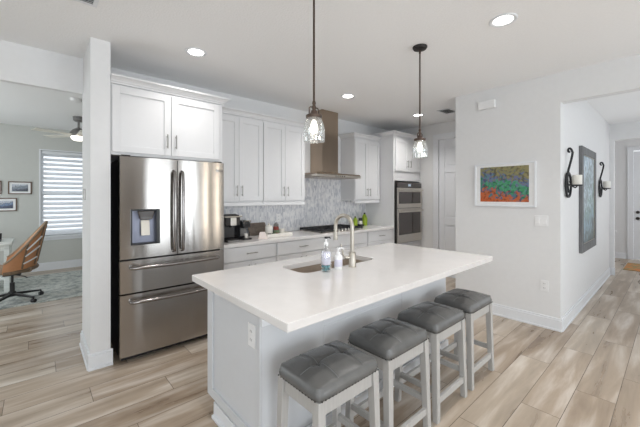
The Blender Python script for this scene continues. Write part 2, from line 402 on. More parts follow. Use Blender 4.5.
# pantry door with casing
def casing_x(name, x, y0, y1, z1, wdt=0.1):
    b = BM()
    bx(b, x-0.02, x, y0-wdt, y0, 0, z1+wdt); bx(b, x-0.02, x, y1, y1+wdt, 0, z1+wdt); bx(b, x-0.02, x, y0, y1, z1, z1+wdt)
    bx(b, x-0.027, x-0.02, y0-wdt, y0-wdt+0.02, 0, z1+wdt); bx(b, x-0.027, x-0.02, y1+wdt-0.02, y1+wdt, 0, z1+wdt)
    return struct(name, b, 'trim', bevel=0.003)
casing_x('trim_1', 5.41, 2.085, 2.855, 2.445)
def panel_door_x(name, x, y0, y1, z1, rows, handle_y, hz, left=True):
    """panelled door in a wall facing -x"""
    b = BM(); T = 0.035; bx(b, x, x+T-0.012, y0, y1, 0.01, z1)  # core slab, set back
    yc = (y0+y1)/2; st = 0.105
    fr = x-0.012
    bx(b, fr, x, y0, y0+st, 0.01, z1); bx(b, fr, x, y1-st, y1, 0.01, z1); bx(b, fr, x, yc-st/2, yc+st/2, 0.01, z1)
    zs = [0.01]+[z for r in rows for z in r]+[z1]
    for i in range(0, len(zs), 2):
        for ya, yb in ((y0+st, yc-st/2), (yc+st/2, y1-st)): bx(b, fr, x, ya, yb, zs[i], zs[i+1])
    for z0_, z1_ in rows:
        for ya, yb in ((y0+st, yc-st/2), (yc+st/2, y1-st)): bx(b, x-0.008, x, ya+0.035, yb-0.035, z0_+0.035, z1_-0.035)
    d = struct(name, b, 'trim', bevel=0.003)
    return d
d = panel_door_x('door_1', 5.425, 2.09, 2.85, 2.44, [(0.22, 0.92), (1.05, 1.85), (1.95, 2.3)], 2.75, 1)
def knob(name, parent, x, y, z, r=0.028, m='handle'):
    b = BM(); pts = [(0.03, 0), (0.03, 0.006), (0.012, 0.008), (0.011, 0.03), (r, 0.036), (r*1.05, 0.05), (r*0.6, 0.062)]
    lathe(b, 0, 0, pts, 20); bmesh.ops.rotate(b, verts=b.verts[:], cent=(0, 0, 0), matrix=Matrix.Rotation(-PI/2, 3, 'Y'))
    bmesh.ops.translate(b, verts=b.verts[:], vec=(x, y, z)); return obj(name, b, m, parent, smooth=True)
knob('door_handle', d, 5.413, 2.16, 1.0)
casing_x('trim_2', 10.05, -0.25, 0.65, 2.45)
d = panel_door_x('door_2', 10.07, -0.25, 0.65, 2.44, [(0.25, 0.85), (1.2, 2.25)], 0.6, 1)
knob('door_handle', d, 10.058, 0.58, 0.93, 0.032, 'dark'); knob('deadbolt', d, 10.058, 0.58, 1.07, 0.03, 'dark')

# dining window
win = struct('window_1', bx(BM(), 0.06, 1.0, 8.185, 8.2, 0.66, 2.31), 'clear')
b = BM(); bx(b, 0.035, 0.06, 8.09, 8.1, 0.66, 2.31); bx(b, 1.0, 1.025, 8.09, 8.1, 0.66, 2.31); bx(b, 0.035, 1.025, 8.09, 8.1, 2.31, 2.335)
obj('window_casing', b, 'trim', win, bevel=0.003)
b = BM(); bx(b, 0.06, 0.10, 8.17, 8.21, 0.66, 2.31); bx(b, 0.96, 1.0, 8.17, 8.21, 0.66, 2.31); bx(b, 0.10, 0.96, 8.17, 8.21, 0.66, 0.71); bx(b, 0.10, 0.96, 8.17, 8.21, 2.26, 2.31); bx(b, 0.10, 0.96, 8.165, 8.21, 1.445, 1.505)
obj('window_sash', b, 'trim', win, bevel=0.002)
b = BM(); bx(b, 0.0, 1.06, 8.05, 8.1, 0.63, 0.66); bx(b, 0.02, 1.04, 8.085, 8.1, 0.575, 0.63)
obj('window_sill', b, 'trim', win, bevel=0.003)
bl = thing('window_blind', 'white horizontal slat blind hanging in the dining room window', 'window blind', (0.53, 8.12, 0.68))
obj('headrail', bx(BM(), 0.08, 0.98, 8.105, 8.155, 2.25, 2.305), 'trim', bl, bevel=0.004)
obj('bottom_rail', bx(BM(), 0.08, 0.98, 8.115, 8.15, 0.675, 0.70), 'trim', bl, bevel=0.004)
b = BM(); z = 0.74
while z < 2.23:
    c, s = math.cos(0.85)*0.038, math.sin(0.85)*0.038; y = 8.133
    hexa(b, [(0.085, y-c, z-s), (0.975, y-c, z-s), (0.975, y+c, z+s), (0.085, y+c, z+s)], [(0.085, y-c, z-s+0.003), (0.975, y-c, z-s+0.003), (0.975, y+c, z+s+0.003), (0.085, y+c, z+s+0.003)])
    z += 0.0905 if not 1.36 < z < 1.45 else 0.13
obj('slats', b, 'slat', bl)
b = BM()
for x in (0.2, 0.53, 0.86): tube(b, [(x, 8.11, 0.69), (x, 8.11, 2.26)], 0.0018, 6)
tube(b, [(0.13, 8.10, 1.45), (0.13, 8.10, 2.26)], 0.0025, 6)
obj('cords', b, 'plate', bl)

# living windows behind the viewer (seen only in the steel and the floor)
for k, (x0, x1) in enumerate(SW[:3]):
    b = BM(); y0, y1 = -4.5, -4.44
    for xa in (x0, (x0+x1)/2-0.04, x1-0.08): bx(b, xa, xa+0.08, y0, y1, 0.15, 2.5)
    bx(b, x0+.08, x1-.08, y0+.01, y1-.01, 0.15, 0.25); bx(b, x0+.08, x1-.08, y0+.01, y1-.01, 2.42, 2.5)
    struct('window_%d' % (k+2), b, 'dark')

# wall plate on pillar jamb
b = BM(); bx(b, 0.318, 0.33, 3.56, 3.64, 1.40, 1.50); obj_ = obj('jamb_bracket', b, 'handle', bevel=0.002)
tag(obj_, 'small grey metal bracket on the side of the white pillar', 'bracket')

# ------------------------------------------------------------------ cabinets
def pull(parent, x, y, z, L=0.13, vert=True):
    b = BM(); r = 0.0055; o = 0.03
    if vert:
        tube(b, [(x, y-o, z-L/2), (x, y-o, z+L/2)], r, 10)
        for s in (-1, 1): tube(b, [(x, y, z+s*L*0.36), (x, y-o, z+s*L*0.36)], r*0.8, 8)
    else:
        tube(b, [(x-L/2, y-o, z), (x+L/2, y-o, z)], r, 10)
        for s in (-1, 1): tube(b, [(x+s*L*0.36, y, z), (x+s*L*0.36, y-o, z)], r*0.8, 8)
    return obj('handle', b, 'handle', parent, smooth=True)
def shaker(name, parent, x0, x1, z0, z1, y, st=0.058, m='cab'):
    """shaker front whose back lies at y, facing -y"""
    b = BM(); T = 0.019
    bx(b, x0+st, x1-st, y-0.009, y, z0+st, z1-st)
    bx(b, x0, x0+st, y-T, y, z0, z1); bx(b, x1-st, x1, y-T, y, z0, z1)
    bx(b, x0+st, x1-st, y-T, y, z0, z0+st); bx(b, x0+st, x1-st, y-T, y, z1-st, z1)
    return obj(name, b, m, parent, bevel=0.0015)
def slab_front(name, parent, x0, x1, z0, z1, y):
    return obj(name, bx(BM(), x0, x1, y-0.019, y, z0, z1), 'cab', parent, bevel=0.002)
def crown(parent, x0, x1, y, z0, z1, left=True, right=True, back=3.83, proj=0.06):
    """stepped crown moulding around a cabinet top"""
    h = z1-z0; b = BM(); l = 1 if left else 0; r = 1 if right else 0
    def lvl(p, z): return [(x0-p*l, y-p, z), (x1+p*r, y-p, z), (x1+p*r, back, z), (x0-p*l, back, z)]
    lv = [(0.010, 0), (0.010, 0.22), (0.016, 0.26), (0.022, 0.45), (0.034, 0.62), (0.050, 0.76), (proj, 0.79), (proj, 1.0)]
    for (p, a), (q, c) in zip(lv, lv[1:]): hexa(b, lvl(p, z0+a*h), lvl(q, z0+c*h))
    bmesh.ops.remove_doubles(b, verts=b.verts[:], dist=1e-6)
    return obj('crown_moulding', b, 'cab', parent)

G = 0.002
# over the fridge
t = thing('upper_cabinet', 'deep white double-door cabinet above the refrigerator', 'cabinet', (0.975, 3.5, 1.79))
obj('body', bx(BM(), 0.472, 1.474, 3.219, 3.815, 1.79, 2.40), 'cab', t, bevel=0.002)
for x0, x1, hx in ((0.480, 0.953, 0.917), (0.959, 1.434, 0.995)):
    dd = shaker('door', t, x0, x1, 1.815, 2.382, 3.218); pull(dd, hx, 3.199, 1.945)
crown(t, 0.472, 1.474, 3.219, 2.402, 2.468, left=False, back=3.815)
obj('side_panel', bx(BM(), 1.456, 1.474, 3.235, 3.815, 0, 1.788), 'cab', t, bevel=0.002)
# left pair
def upper(label, x0, x1, back=3.83):
    t = thing('upper_cabinet', label, 'cabinet', ((x0+x1)/2, 3.66, 1.312))
    obj('body', bx(BM(), x0+G/2, x1-G/2, 3.519, 3.83-G, 1.36, 2.40), 'cab', t, bevel=0.002)
    obj('light_rail', bx(BM(), x0+G/2, x1-G/2, 3.505, 3.535, 1.312, 1.358), 'cab', t, bevel=0.004)
    xm = (x0+x1)/2
    for a, c, hx in ((x0+0.006, xm-0.0015, xm-0.034), (xm+0.0015, x1-0.006, xm+0.034)):
        dd = shaker('door', t, a, c, 1.378, 2.372, 3.518); pull(dd, hx, 3.499, 1.495)
    return t
t = upper('white two-door upper cabinet beside the refrigerator, above the coffee makers', 1.478, 2.154); crown(t, 1.478+.06, 2.154, 3.519, 2.402, 2.468, False, False)
t = upper('white two-door upper cabinet directly left of the range hood', 2.154, 2.834); crown(t, 2.155, 2.834, 3.519, 2.402, 2.468, False, True)
t = upper('white two-door upper cabinet between range hood and oven tower', 3.885, 4.545); crown(t, 3.885, 4.545, 3.519, 2.402, 2.468, True, False)

# oven tower
t = thing('oven_cabinet', 'tall white cabinet tower that holds the double oven', 'cabinet', (4.98, 3.5, 0))
b = BM(); bx(b, 4.548, 4.575, 3.219, 3.828, 0.1, 2.47); bx(b, 5.375, 5.408, 3.219, 3.828, 0.1, 2.47)
bx(b, 4.575, 5.375, 3.219, 3.828, 1.70, 2.47); bx(b, 4.575, 5.375, 3.219, 3.828, 0.1, 0.60); bx(b, 4.575, 5.375, 3.80, 3.828, 0.60, 1.70)
obj('body', b, 'cab', t, bevel=0.002)
obj('toe_kick', bx(BM(), 4.56, 5.40, 3.28, 3.80, 0, 0.098), 'cab', t)
xm = 4.975
for a, c, hx in ((4.59, xm-0.002, xm-0.04), (xm+0.002, 5.362, xm+0.04)):
    dd = shaker('door', t, a, c, 1.87, 2.43, 3.218); pull(dd, hx, 3.199, 2.0)
dd = shaker('drawer', t, 4.59, 5.362, 0.13, 0.57, 3.218); pull(dd, xm, 3.199, 0.48, 0.16, False)
crown(t, 4.548, 5.408, 3.219, 2.472, 2.54, True, False, back=3.828)

# double oven
t = thing('double_oven', 'stainless built-in double oven with two dark glass doors', 'oven', (4.98, 3.5, 0.62))
X0, X1 = 4.60, 5.362
obj('housing', bx(BM(), 4.583, 5.37, 3.19, 3.75, 0.61, 1.675), 'dark', t, bevel=0.003)
cp = obj('control_panel', bx(BM(), X0, X1, 3.172, 3.189, 1.585, 1.668), 'oven', t, bevel=0.002)
obj('display', bx(BM(), 4.92, 5.00, 3.168, 3.1715, 1.605, 1.645), 'display', cp)
def oven_door(z0, z1, zb, w0, w1):
    b = BM(); bx(b, X0, X1, 3.166, 3.189, w1, z1); bx(b, X0, X1, 3.166, 3.189, z0, w0); bx(b, X0, X0+0.035, 3.166, 3.189, w0, w1); bx(b, X1-0.035, X1, 3.166, 3.189, w0, w1)
    dr = obj('oven_door', b, M['doorsteel'], t, bevel=0.002)
    obj('door_glass', bx(BM(), X0+0.035, X1-0.035, 3.170, 3.186, w0, w1), 'oven', dr)
    b = BM(); tube(b, [(X0+0.04, 3.118, zb), (X1-0.04, 3.118, zb)], 0.012, 12)
    for x in (X0+0.07, X1-0.07): tube(b, [(x, 3.166, zb), (x, 3.118, zb)], 0.009, 10)
    obj('handle', b, 'doorsteel', dr, smooth=True)
M['doorsteel'] = mat('satin_steel', srgb(205, 200, 193), 0.32, 1.0, noise=0.04, stretch=(1, 8, 8))
oven_door(1.225, 1.578, 1.54, 1.30, 1.505)
oven_door(0.62, 1.218, 1.175, 0.76, 1.145)

# base cabinets along the wall
def base(label, x0, x1, handle=True, doors=2, name='base_cabinet'):
    t = thing(name, label, 'cabinet', ((x0+x1)/2, 3.5, 0))
    obj('body', bx(BM(), x0+G/2, x1-G/2, 3.239, 3.828, 0.1, 0.874), 'cab', t, bevel=0.002)
    obj('toe_kick', bx(BM(), x0+G/2, x1-G/2, 3.31, 3.80, 0, 0.098), 'cab', t)
    dr = slab_front('drawer', t, x0+0.012, x1-0.012, 0.712, 0.866, 3.238)
    if handle: pull(dr, (x0+x1)/2, 3.219, 0.79, 0.14, False)
    if doors == 2:
        xm = (x0+x1)/2
        for a, c, hx in ((x0+0.012, xm-0.002, xm-0.04), (xm+0.002, x1-0.012, xm+0.04)):
            dd = shaker('door', t, a, c, 0.12, 0.698, 3.238); pull(dd, hx, 3.219, 0.60)
    else:
        for z0_, z1_ in ((0.12, 0.405), (0.415, 0.698)):
            dd = slab_front('drawer', t, x0+0.012, x1-0.012, z0_, z1_, 3.238); pull(dd, (x0+x1)/2, 3.219, (z0_+z1_)/2, 0.16, False)
base('white base cabinet next to the refrigerator, below the coffee makers', 1.478, 2.166)
base('white base cabinet below the tray, between coffee makers and cooktop', 2.166, 2.97)
base('white base cabinet under the gas cooktop', 2.97, 3.871, False, 0)
base('white base cabinet between cooktop and oven tower', 3.871, 4.545)
o = obj('countertop', bx(BM(), 1.478, 4.546, 3.20, 3.828, 0.876, 0.914), 'quartz', bevel=0.003)
tag(o, 'long white quartz countertop along the backsplash wall', 'countertop')
b = BM(); bx(b, 1.478, 4.546, 3.822, 3.83, 0.9145, 1.36); bx(b, 2.836, 3.883, 3.822, 3.83, 1.36, 1.80)
struct('wall_backsplash', b, 'splash')

# ------------------------------------------------------------------ outlets and switches
def plate_y(name, label, cat, x, z, w_, h_, y, parts, parent=None):
    """a wall plate facing -y"""
    b = bx(BM(), x-w_/2, x+w_/2, y-0.006, y, z-h_/2, z+h_/2)
    if parent is None: t = thing(name, label, cat, (x, y, z-h_/2)); obj('cover_plate', b, 'plate', t, bevel=0.002)
    for k in range(parts):
        zz = z+(0.022 if k else -0.022)
        r = obj('receptacle', bx(BM(), x-0.017, x+0.017, y-0.0085, y-0.006, zz-0.015, zz+0.015), 'plate', t, bevel=0.001)
        b = BM(); bx(b, x-0.008, x-0.005, y-0.0092, y-0.0086, zz-0.006, zz+0.007); bx(b, x+0.005, x+0.008, y-0.0092, y-0.0086, zz-0.006, zz+0.007)
        obj('slots', b, 'socket', r)
plate_y('wall_outlet', 'white outlet in the mosaic backsplash above the tray', 'outlet', 2.60, 1.12, 0.075, 0.118, 3.8215, 2)
def plate_x(label, name, y, z, w_, h_, x, kind, cat):
    """a wall plate facing -x"""
    t = thing(name, label, cat, (x, y, z-h_/2)); obj('cover_plate', bx(BM(), x-0.006, x, y-w_/2, y+w_/2, z-h_/2, z+h_/2), 'plate', t, bevel=0.002)
    if kind == 'outlet':
        for s in (-1, 1):
            zz = z+s*0.024
            r = obj('receptacle', bx(BM(), x-0.0085, x-0.006, y-0.017, y+0.017, zz-0.016, zz+0.016), 'plate', t, bevel=0.001)
            b = BM(); bx(b, x-0.0092, x-0.0086, y-0.008, y-0.005, zz-0.006, zz+0.007); bx(b, x-0.0092, x-0.0086, y+0.005, y+0.008, zz-0.006, zz+0.007)
            obj('slots', b, 'socket', r)
    else:
        for s in (-1, 1):
            yy = y+s*0.033
            hexa(bmr := BM(), [(x-0.006, yy-0.016, z-0.033), (x-0.006, yy+0.016, z-0.033), (x-0.006, yy+0.016, z+0.033), (x-0.006, yy-0.016, z+0.033)],
                 [(x-0.012, yy-0.016, z-0.033), (x-0.012, yy+0.016, z-0.033), (x-0.008, yy+0.016, z+0.033), (x-0.008, yy-0.016, z+0.033)])
            obj('rocker', bmr, 'plate', t, bevel=0.001)
plate_x('white double light switch on the wall below the flower picture', 'light_switch', 0.99, 1.162, 0.125, 0.118, 4.139, 'switch', 'switch')
plate_x('white outlet low on the wall below the double light switch', 'wall_outlet', 0.962, 0.455, 0.075, 0.118, 4.139, 'outlet', 'outlet')
b = BM(); bx(b, 4.095, 4.139, 1.452, 1.645, 2.50, 2.595)
o = obj('door_chime', b, 'plate', bevel=0.006); tag(o, 'white rectangular chime box high on the wall near the ceiling', 'chime box')

# ------------------------------------------------------------------ fridge
t = thing('refrigerator', 'stainless steel French door refrigerator with water dispenser and two freezer drawers', 'refrigerator', (0.985, 3.5, 0))
obj('cabinet_shell', bx(BM(), 0.532, 1.438, 3.19, 3.80, 0.03, 1.755), 'black', t, bevel=0.004)
b = BM()
for x in (0.58, 1.39):
    lathe(b, x, 3.23, [(0.022, 0), (0.022, 0.012), (0.012, 0.014), (0.012, 0.032)], 16)
obj('feet', b, 'black', t)
def curved_front(x0, x1, z0, z1, y=3.12, hole=None, bow=0.010, xc=0.985, hw=0.46):
    """steel front, slightly bowed across the fridge; an opening can be left for the dispenser"""
    b = BM(); n = 24
    yy = lambda x: y-bow*(1-((x-xc)/hw)**2)
    xs = [x0+(x1-x0)*i/n for i in range(n+1)]
    def strip(xs, z0, z1):
        F = [[b.verts.new((x, yy(x), z)) for x in xs] for z in (z0, z1)]
        Bk = [[b.verts.new((x, 3.186, z)) for x in xs] for z in (z0, z1)]
        for i in range(len(xs)-1):
            b.faces.new([F[0][i], F[0][i+1], F[1][i+1], F[1][i]]); b.faces.new([Bk[0][i+1], Bk[0][i], Bk[1][i], Bk[1][i+1]])
            b.faces.new([F[1][i], F[1][i+1], Bk[1][i+1], Bk[1][i]]); b.faces.new([F[0][i+1], F[0][i], Bk[0][i], Bk[0][i+1]])
        b.faces.new([F[0][0], F[1][0], Bk[1][0], Bk[0][0]]); b.faces.new([F[0][-1], Bk[0][-1], Bk[1][-1], F[1][-1]])
    if not hole: strip(xs, z0, z1)
    else:
        hx0, hx1, hz0, hz1 = hole
        L = [x0+(hx0-x0)*i/6 for i in range(7)]; Mx = [hx0+(hx1-hx0)*i/10 for i in range(11)]; R = [hx1+(x1-hx1)*i/8 for i in range(9)]
        strip(L, z0, z1); strip(R, z0, z1); strip(Mx, z0, hz0); strip(Mx, hz1, z1)
    return b
HL = (0.600, 0.832, 1.008, 1.318)
dl = obj('door', curved_front(0.522, 0.982, 0.893, 1.772, hole=HL), 'steel', t, smooth=True)
dr_ = obj('door', curved_front(0.988, 1.446, 0.893, 1.772), 'steel', t, smooth=True)
d1 = obj('freezer_drawer', curved_front(0.522, 1.446, 0.600, 0.878), 'steel', t, smooth=True)
d2 = obj('freezer_drawer', curved_front(0.522, 1.446, 0.060, 0.586), 'steel', t, smooth=True)
obj('base_grille', bx(BM(), 0.54, 1.43, 3.165, 3.188, 0.02, 0.056), 'black', t)
for x in (0.535, 1.365): obj('hinge_cover', bx(BM(), x, x+0.07, 3.14, 3.24, 1.773, 1.788), 'dark', t, bevel=0.004)
# dispenser, set into the left door
b = BM(); x0, x1, z0, z1 = HL
bx(b, x0, x1, 3.178, 3.185, z0, z1); bx(b, x0, x0+0.012, 3.103, 3.178, z0, z1); bx(b, x1-0.03, x1, 3.103, 3.178, z0, z1)
bx(b, x0+0.012, x1-0.03, 3.103, 3.178, z0, z0+0.012); bx(b, x0+0.012, x1-0.03, 3.103, 3.178, z1-0.012, z1)
dp = obj('water_dispenser', b, 'black', dl, bevel=0.002)
M['dispgrey'] = mat('dispenser_grey', srgb(136, 140, 156), 0.35, 0.4)
b = BM(); bx(b, x0+0.013, x1-0.031, 3.165, 3.177, z0+0.013, z1-0.013); obj('dispenser_back', b, 'dispgrey', dp)
b = BM(); hexa(b, [(0.672, 3.108, 1.225), (0.772, 3.108, 1.225), (0.772, 3.163, 1.235), (0.672, 3.163, 1.235)], [(0.652, 3.104, 1.304), (0.792, 3.104, 1.304), (0.792, 3.163, 1.304), (0.652, 3.163, 1.304)])
obj('dispenser_nozzle', b, 'oven', dp, bevel=0.008)
b = BM(); hexa(b, [(0.685, 3.125, 1.085), (0.755, 3.125, 1.085), (0.755, 3.135, 1.085), (0.685, 3.135, 1.085)], [(0.685, 3.145, 1.222), (0.755, 3.145, 1.222), (0.755, 3.155, 1.222), (0.685, 3.155, 1.222)])
obj('dispenser_paddle', b, 'nickel', dp, bevel=0.003)
M['fhandle'] = mat('polished_handle_steel', srgb(150, 146, 144), 0.16, 1.0, noise=0.03)
def fhandle(parent, pts, r=0.013):
    b = BM(); tube(b, pts, r, 14); return obj('handle', b, 'fhandle', parent, smooth=True)
for xx, pr in ((0.948, dl), (1.022, dr_)):
    pts = [(xx, 3.112, 1.665), (xx, 3.075, 1.65)]+[(xx, 3.068-0.016*math.sin(PI*i/14), 1.63-0.68*i/14) for i in range(15)]+[(xx, 3.075, 0.935), (xx, 3.112, 0.925)]
    fhandle(pr, pts)
for z, pr in ((0.818, d1), (0.528, d2)):
    pts = [(0.60, 3.118, z+0.0), (0.604, 3.070, z)]+[(0.615+0.74*i/16, 3.058-0.022*math.sin(PI*i/16), z) for i in range(17)]+[(1.366, 3.070, z), (1.37, 3.118, z)]
    fhandle(pr, pts, 0.014)
# round emblem with its letters
b = BM(); lathe(b, 0, 0, [(0.015, 0), (0.015, 0.0015)], 28); bmesh.ops.rotate(b, verts=b.verts[:], cent=(0, 0, 0), matrix=Matrix.Rotation(PI/2, 3, 'X')); bmesh.ops.translate(b, verts=b.verts[:], vec=(1.372, 3.1125, 1.69))
em = obj('emblem', b, 'handle', dr_)
def text_mesh(name, s, size, loc, m, parent, rot=(PI/2, 0, 0)):
    cu = bpy.data.curves.new(name, 'FONT'); cu.body = s; cu.size = size; cu.extrude = 0.0004; cu.align_x = 'LEFT'
    tmp = bpy.data.objects.new(name+'_curve', cu); C.objects.link(tmp); bpy.context.view_layer.update()
    me = bpy.data.meshes.new_from_object(tmp.evaluated_get(bpy.context.evaluated_depsgraph_get())); bpy.data.objects.remove(tmp)
    me.materials.clear(); me.materials.append(M[m]); o = bpy.data.objects.new(name, me); C.objects.link(o)
    base_ = Vector((0, 0, 0)); q = parent
    while q: base_ += q.location; q = q.parent
    o.parent = parent; o.location = Vector(loc)-base_; o.rotation_euler = rot; return o
M['logo'] = mat('logo_grey', srgb(88, 86, 86), 0.4, 0.3)
text_mesh('logo_lettering', 'LG', 0.036, (1.391, 3.1145, 1.678), 'logo', dr_)

# ------------------------------------------------------------------ range hood
t = thing('range_hood', 'stainless chimney range hood mounted above the cooktop', 'range hood', (3.375, 3.6, 1.715))
obj('chimney', bx(BM(), 3.205, 3.545, 3.55, 3.828, 1.80, H-0.001), 'hoodsteel', t, bevel=0.002)
b = BM(); Hx0, Hx1 = 2.90, 3.84
hexa(b, [(Hx0, 3.33, 1.745), (Hx1, 3.33, 1.745), (Hx1, 3.819, 1.745), (Hx0, 3.819, 1.745)], [(Hx0+0.02, 3.35, 1.768), (Hx1-0.02, 3.35, 1.768), (Hx1-0.02, 3.819, 1.768), (Hx0+0.02, 3.819, 1.768)])
hexa(b, [(3.12, 3.46, 1.768), (3.63, 3.46, 1.768), (3.63, 3.819, 1.768), (3.12, 3.819, 1.768)], [(3.205, 3.55, 1.80), (3.545, 3.55, 1.80), (3.545, 3.819, 1.80), (3.205, 3.819, 1.80)])
obj('canopy', b, 'hoodsteel', t, bevel=0.002)
fr = obj('front_rail', bx(BM(), Hx0, Hx1, 3.33, 3.819, 1.712, 1.744), 'doorsteel', t, bevel=0.003)
b = BM()
for i in range(5):
    tube(b, [(3.28+i*0.045, 3.331, 1.728), (3.28+i*0.045, 3.326, 1.728)], 0.008, 14)
obj('buttons', b, 'dark', fr)
b = BM(); bx(b, Hx0+0.05, 3.365, 3.36, 3.78, 1.706, 1.712); bx(b, 3.375, Hx1-0.05, 3.36, 3.78, 1.706, 1.712); obj('grease_filter', b, 'hoodsteel', t)

# ------------------------------------------------------------------ cooktop
t = thing('gas_cooktop', 'black iron and steel gas cooktop set in the back countertop', 'cooktop', (3.375, 3.51, 0.9145))
obj('cooktop_pan', bx(BM(), 2.93, 3.82, 3.25, 3.775, 0.9145, 0.922), 'doorsteel', t, bevel=0.003)
for gx in (3.085, 3.375, 3.665):
    b = BM(); x0, x1 = gx-0.142, gx+0.142; y0, y1 = (3.27, 3.76) if abs(gx-3.375) > .1 else (3.34, 3.76)
    for y in (y0, y1-0.014): bx(b, x0, x1, y, y+0.014, 0.938, 0.962)
    for x in (x0, x1-0.014): bx(b, x, x+0.014, y0+0.014, y1-0.014, 0.938, 0.962)
    for k in range(1, 4): bx(b, x0+0.014, x1-0.014, y0+(y1-y0)*k/4-0.006, y0+(y1-y0)*k/4+0.006, 0.940, 0.957)
    for k in (0.33, 0.66): bx(b, x0+(x1-x0)*k-0.005, x0+(x1-x0)*k+0.005, y0+0.014, y1-0.014, 0.941, 0.958)
    for x in (x0+0.002, x1-0.016):
        for y in (y0+0.002, y1-0.016): bx(b, x, x+0.012, y, y+0.012, 0.922, 0.939)
    obj('grate', b, 'iron', t, bevel=0.002)
for x, y, r in ((3.085, 3.40, 0.04), (3.085, 3.64, 0.045), (3.375, 3.54, 0.06), (3.665, 3.40, 0.04), (3.665, 3.64, 0.045)):
    b = lathe(BM(), x, y, [(r, 0.922), (r, 0.929), (r*0.8, 0.932), (r*0.75, 0.937), (r*0.3, 0.938)], 24); obj('burner', b, 'iron', t, smooth=True)
for k in range(5):
    b = lathe(BM(), 3.235+k*0.07, 3.295, [(0.019, 0.922), (0.019, 0.926), (0.015, 0.93), (0.014, 0.948), (0.01, 0.951)], 20); obj('knob', b, 'doorsteel', t, smooth=True)

# ------------------------------------------------------------------ things on the back counter
ZC = 0.9145
# tall single-cup coffee brewer
t = thing('coffee_maker', 'tall grey and black single-cup coffee brewer next to the refrigerator', 'coffee maker', (1.65, 3.45, ZC))
def rbox(x0, x1, y0, y1, z0, z1): return bx(BM(), x0, x1, y0, y1, z0, z1)
obj('base', rbox(1.575, 1.745, 3.33, 3.60, ZC, 0.945), 'dark', t, bevel=0.01, seg=3)
obj('column', rbox(1.58, 1.74, 3.46, 3.60, 0.946, 1.16), 'black', t, bevel=0.008)
b = BM(); prism(b, [(3.335, 1.10), (3.335, 1.19), (3.36, 1.215), (3.45, 1.225), (3.60, 1.215), (3.60, 1.161), (3.45, 1.161), (3.45, 1.10)], 0, 1.575, 1.745); obj('brew_head', b, 'dark', t, bevel=0.006)
obj('front_trim', bx(BM(), 1.625, 1.695, 3.325, 3.334, 1.10, 1.19), 'handle', t, bevel=0.003)
b = BM(); tube(b, [(1.56, 3.36, 1.20), (1.56, 3.325, 1.20), (1.60, 3.318, 1.20), (1.72, 3.318, 1.20), (1.76, 3.325, 1.20), (1.76, 3.36, 1.20)], 0.008, 10); obj('lid_handle', b, 'nickel', t, smooth=True)
obj('water_tank', rbox(1.525, 1.573, 3.37, 3.59, ZC, 1.20), 'greyplastic', t, bevel=0.01, seg=3)
obj('drip_tray', rbox(1.59, 1.73, 3.315, 3.329, ZC, 0.935), 'greyplastic', t, bevel=0.004)
b = lathe(BM(), 1.66, 3.40, [(0.02, 1.075), (0.03, 1.099)], 20); obj('nozzle', b, 'black', t)
# small black capsule machine
t = thing('espresso_machine', 'small black and silver capsule espresso machine right of the tall brewer', 'coffee maker', (1.87, 3.5, ZC))
obj('base', rbox(1.815, 1.925, 3.385, 3.66, ZC, 0.932), 'black', t, bevel=0.006)
obj('body', rbox(1.82, 1.92, 3.50, 3.66, 0.933, 1.10), 'black', t, bevel=0.012, seg=3)
b = BM(); prism(b, [(3.41, 1.055), (3.405, 1.10), (3.44, 1.135), (3.55, 1.14), (3.66, 1.13), (3.66, 1.101), (3.499, 1.101), (3.499, 1.055)], 0, 1.82, 1.92); obj('brew_head', b, 'black', t, bevel=0.008)
b = BM(); tube(b, [(1.83, 3.41, 1.11), (1.83, 3.385, 1.14), (1.91, 3.385, 1.14), (1.91, 3.41, 1.11)], 0.006, 8); obj('lever', b, 'nickel', t, smooth=True)
obj('front_panel', rbox(1.83, 1.91, 3.488, 3.499, 0.95, 1.045), 'greyplastic', t, bevel=0.004)
b = lathe(BM(), 1.87, 3.43, [(0.035, 0.9325), (0.035, 0.94)], 20); obj('drip_tray', b, 'nickel', t)
b = lathe(BM(), 1.87, 3.43, [(0.016, 0.9405), (0.026, 0.985), (0.0235, 0.985), (0.014, 0.944)], 20); obj_ = obj('espresso_cup', b, 'white_ceramic', smooth=True)
tag(obj_, 'small white cup on the drip tray of the black capsule machine', 'cup')
# brown board against the backsplash
b = BM(); hexa(b, [(2.08, 3.70, ZC), (2.36, 3.70, ZC), (2.36, 3.715, ZC), (2.08, 3.715, ZC)], [(2.08, 3.795, 1.07), (2.36, 3.795, 1.07), (2.36, 3.81, 1.07), (2.08, 3.81, 1.07)])
tag(obj('wooden_board', b, 'brownsign', bevel=0.003), 'weathered brown board leaning against the backsplash behind the machines', 'board')
# folded pale card
b = BM(); hexa(b, [(1.99, 3.35, ZC), (2.09, 3.30, ZC), (2.13, 3.38, ZC), (2.03, 3.43, ZC)], [(2.03, 3.38, 0.995), (2.085, 3.355, 0.995), (2.10, 3.37, 0.995), (2.045, 3.40, 0.995)])
tag(obj('napkin_stack', b, 'cloth', bevel=0.004), 'pale peaked stack of napkins between capsule machine and white tray', 'napkins')
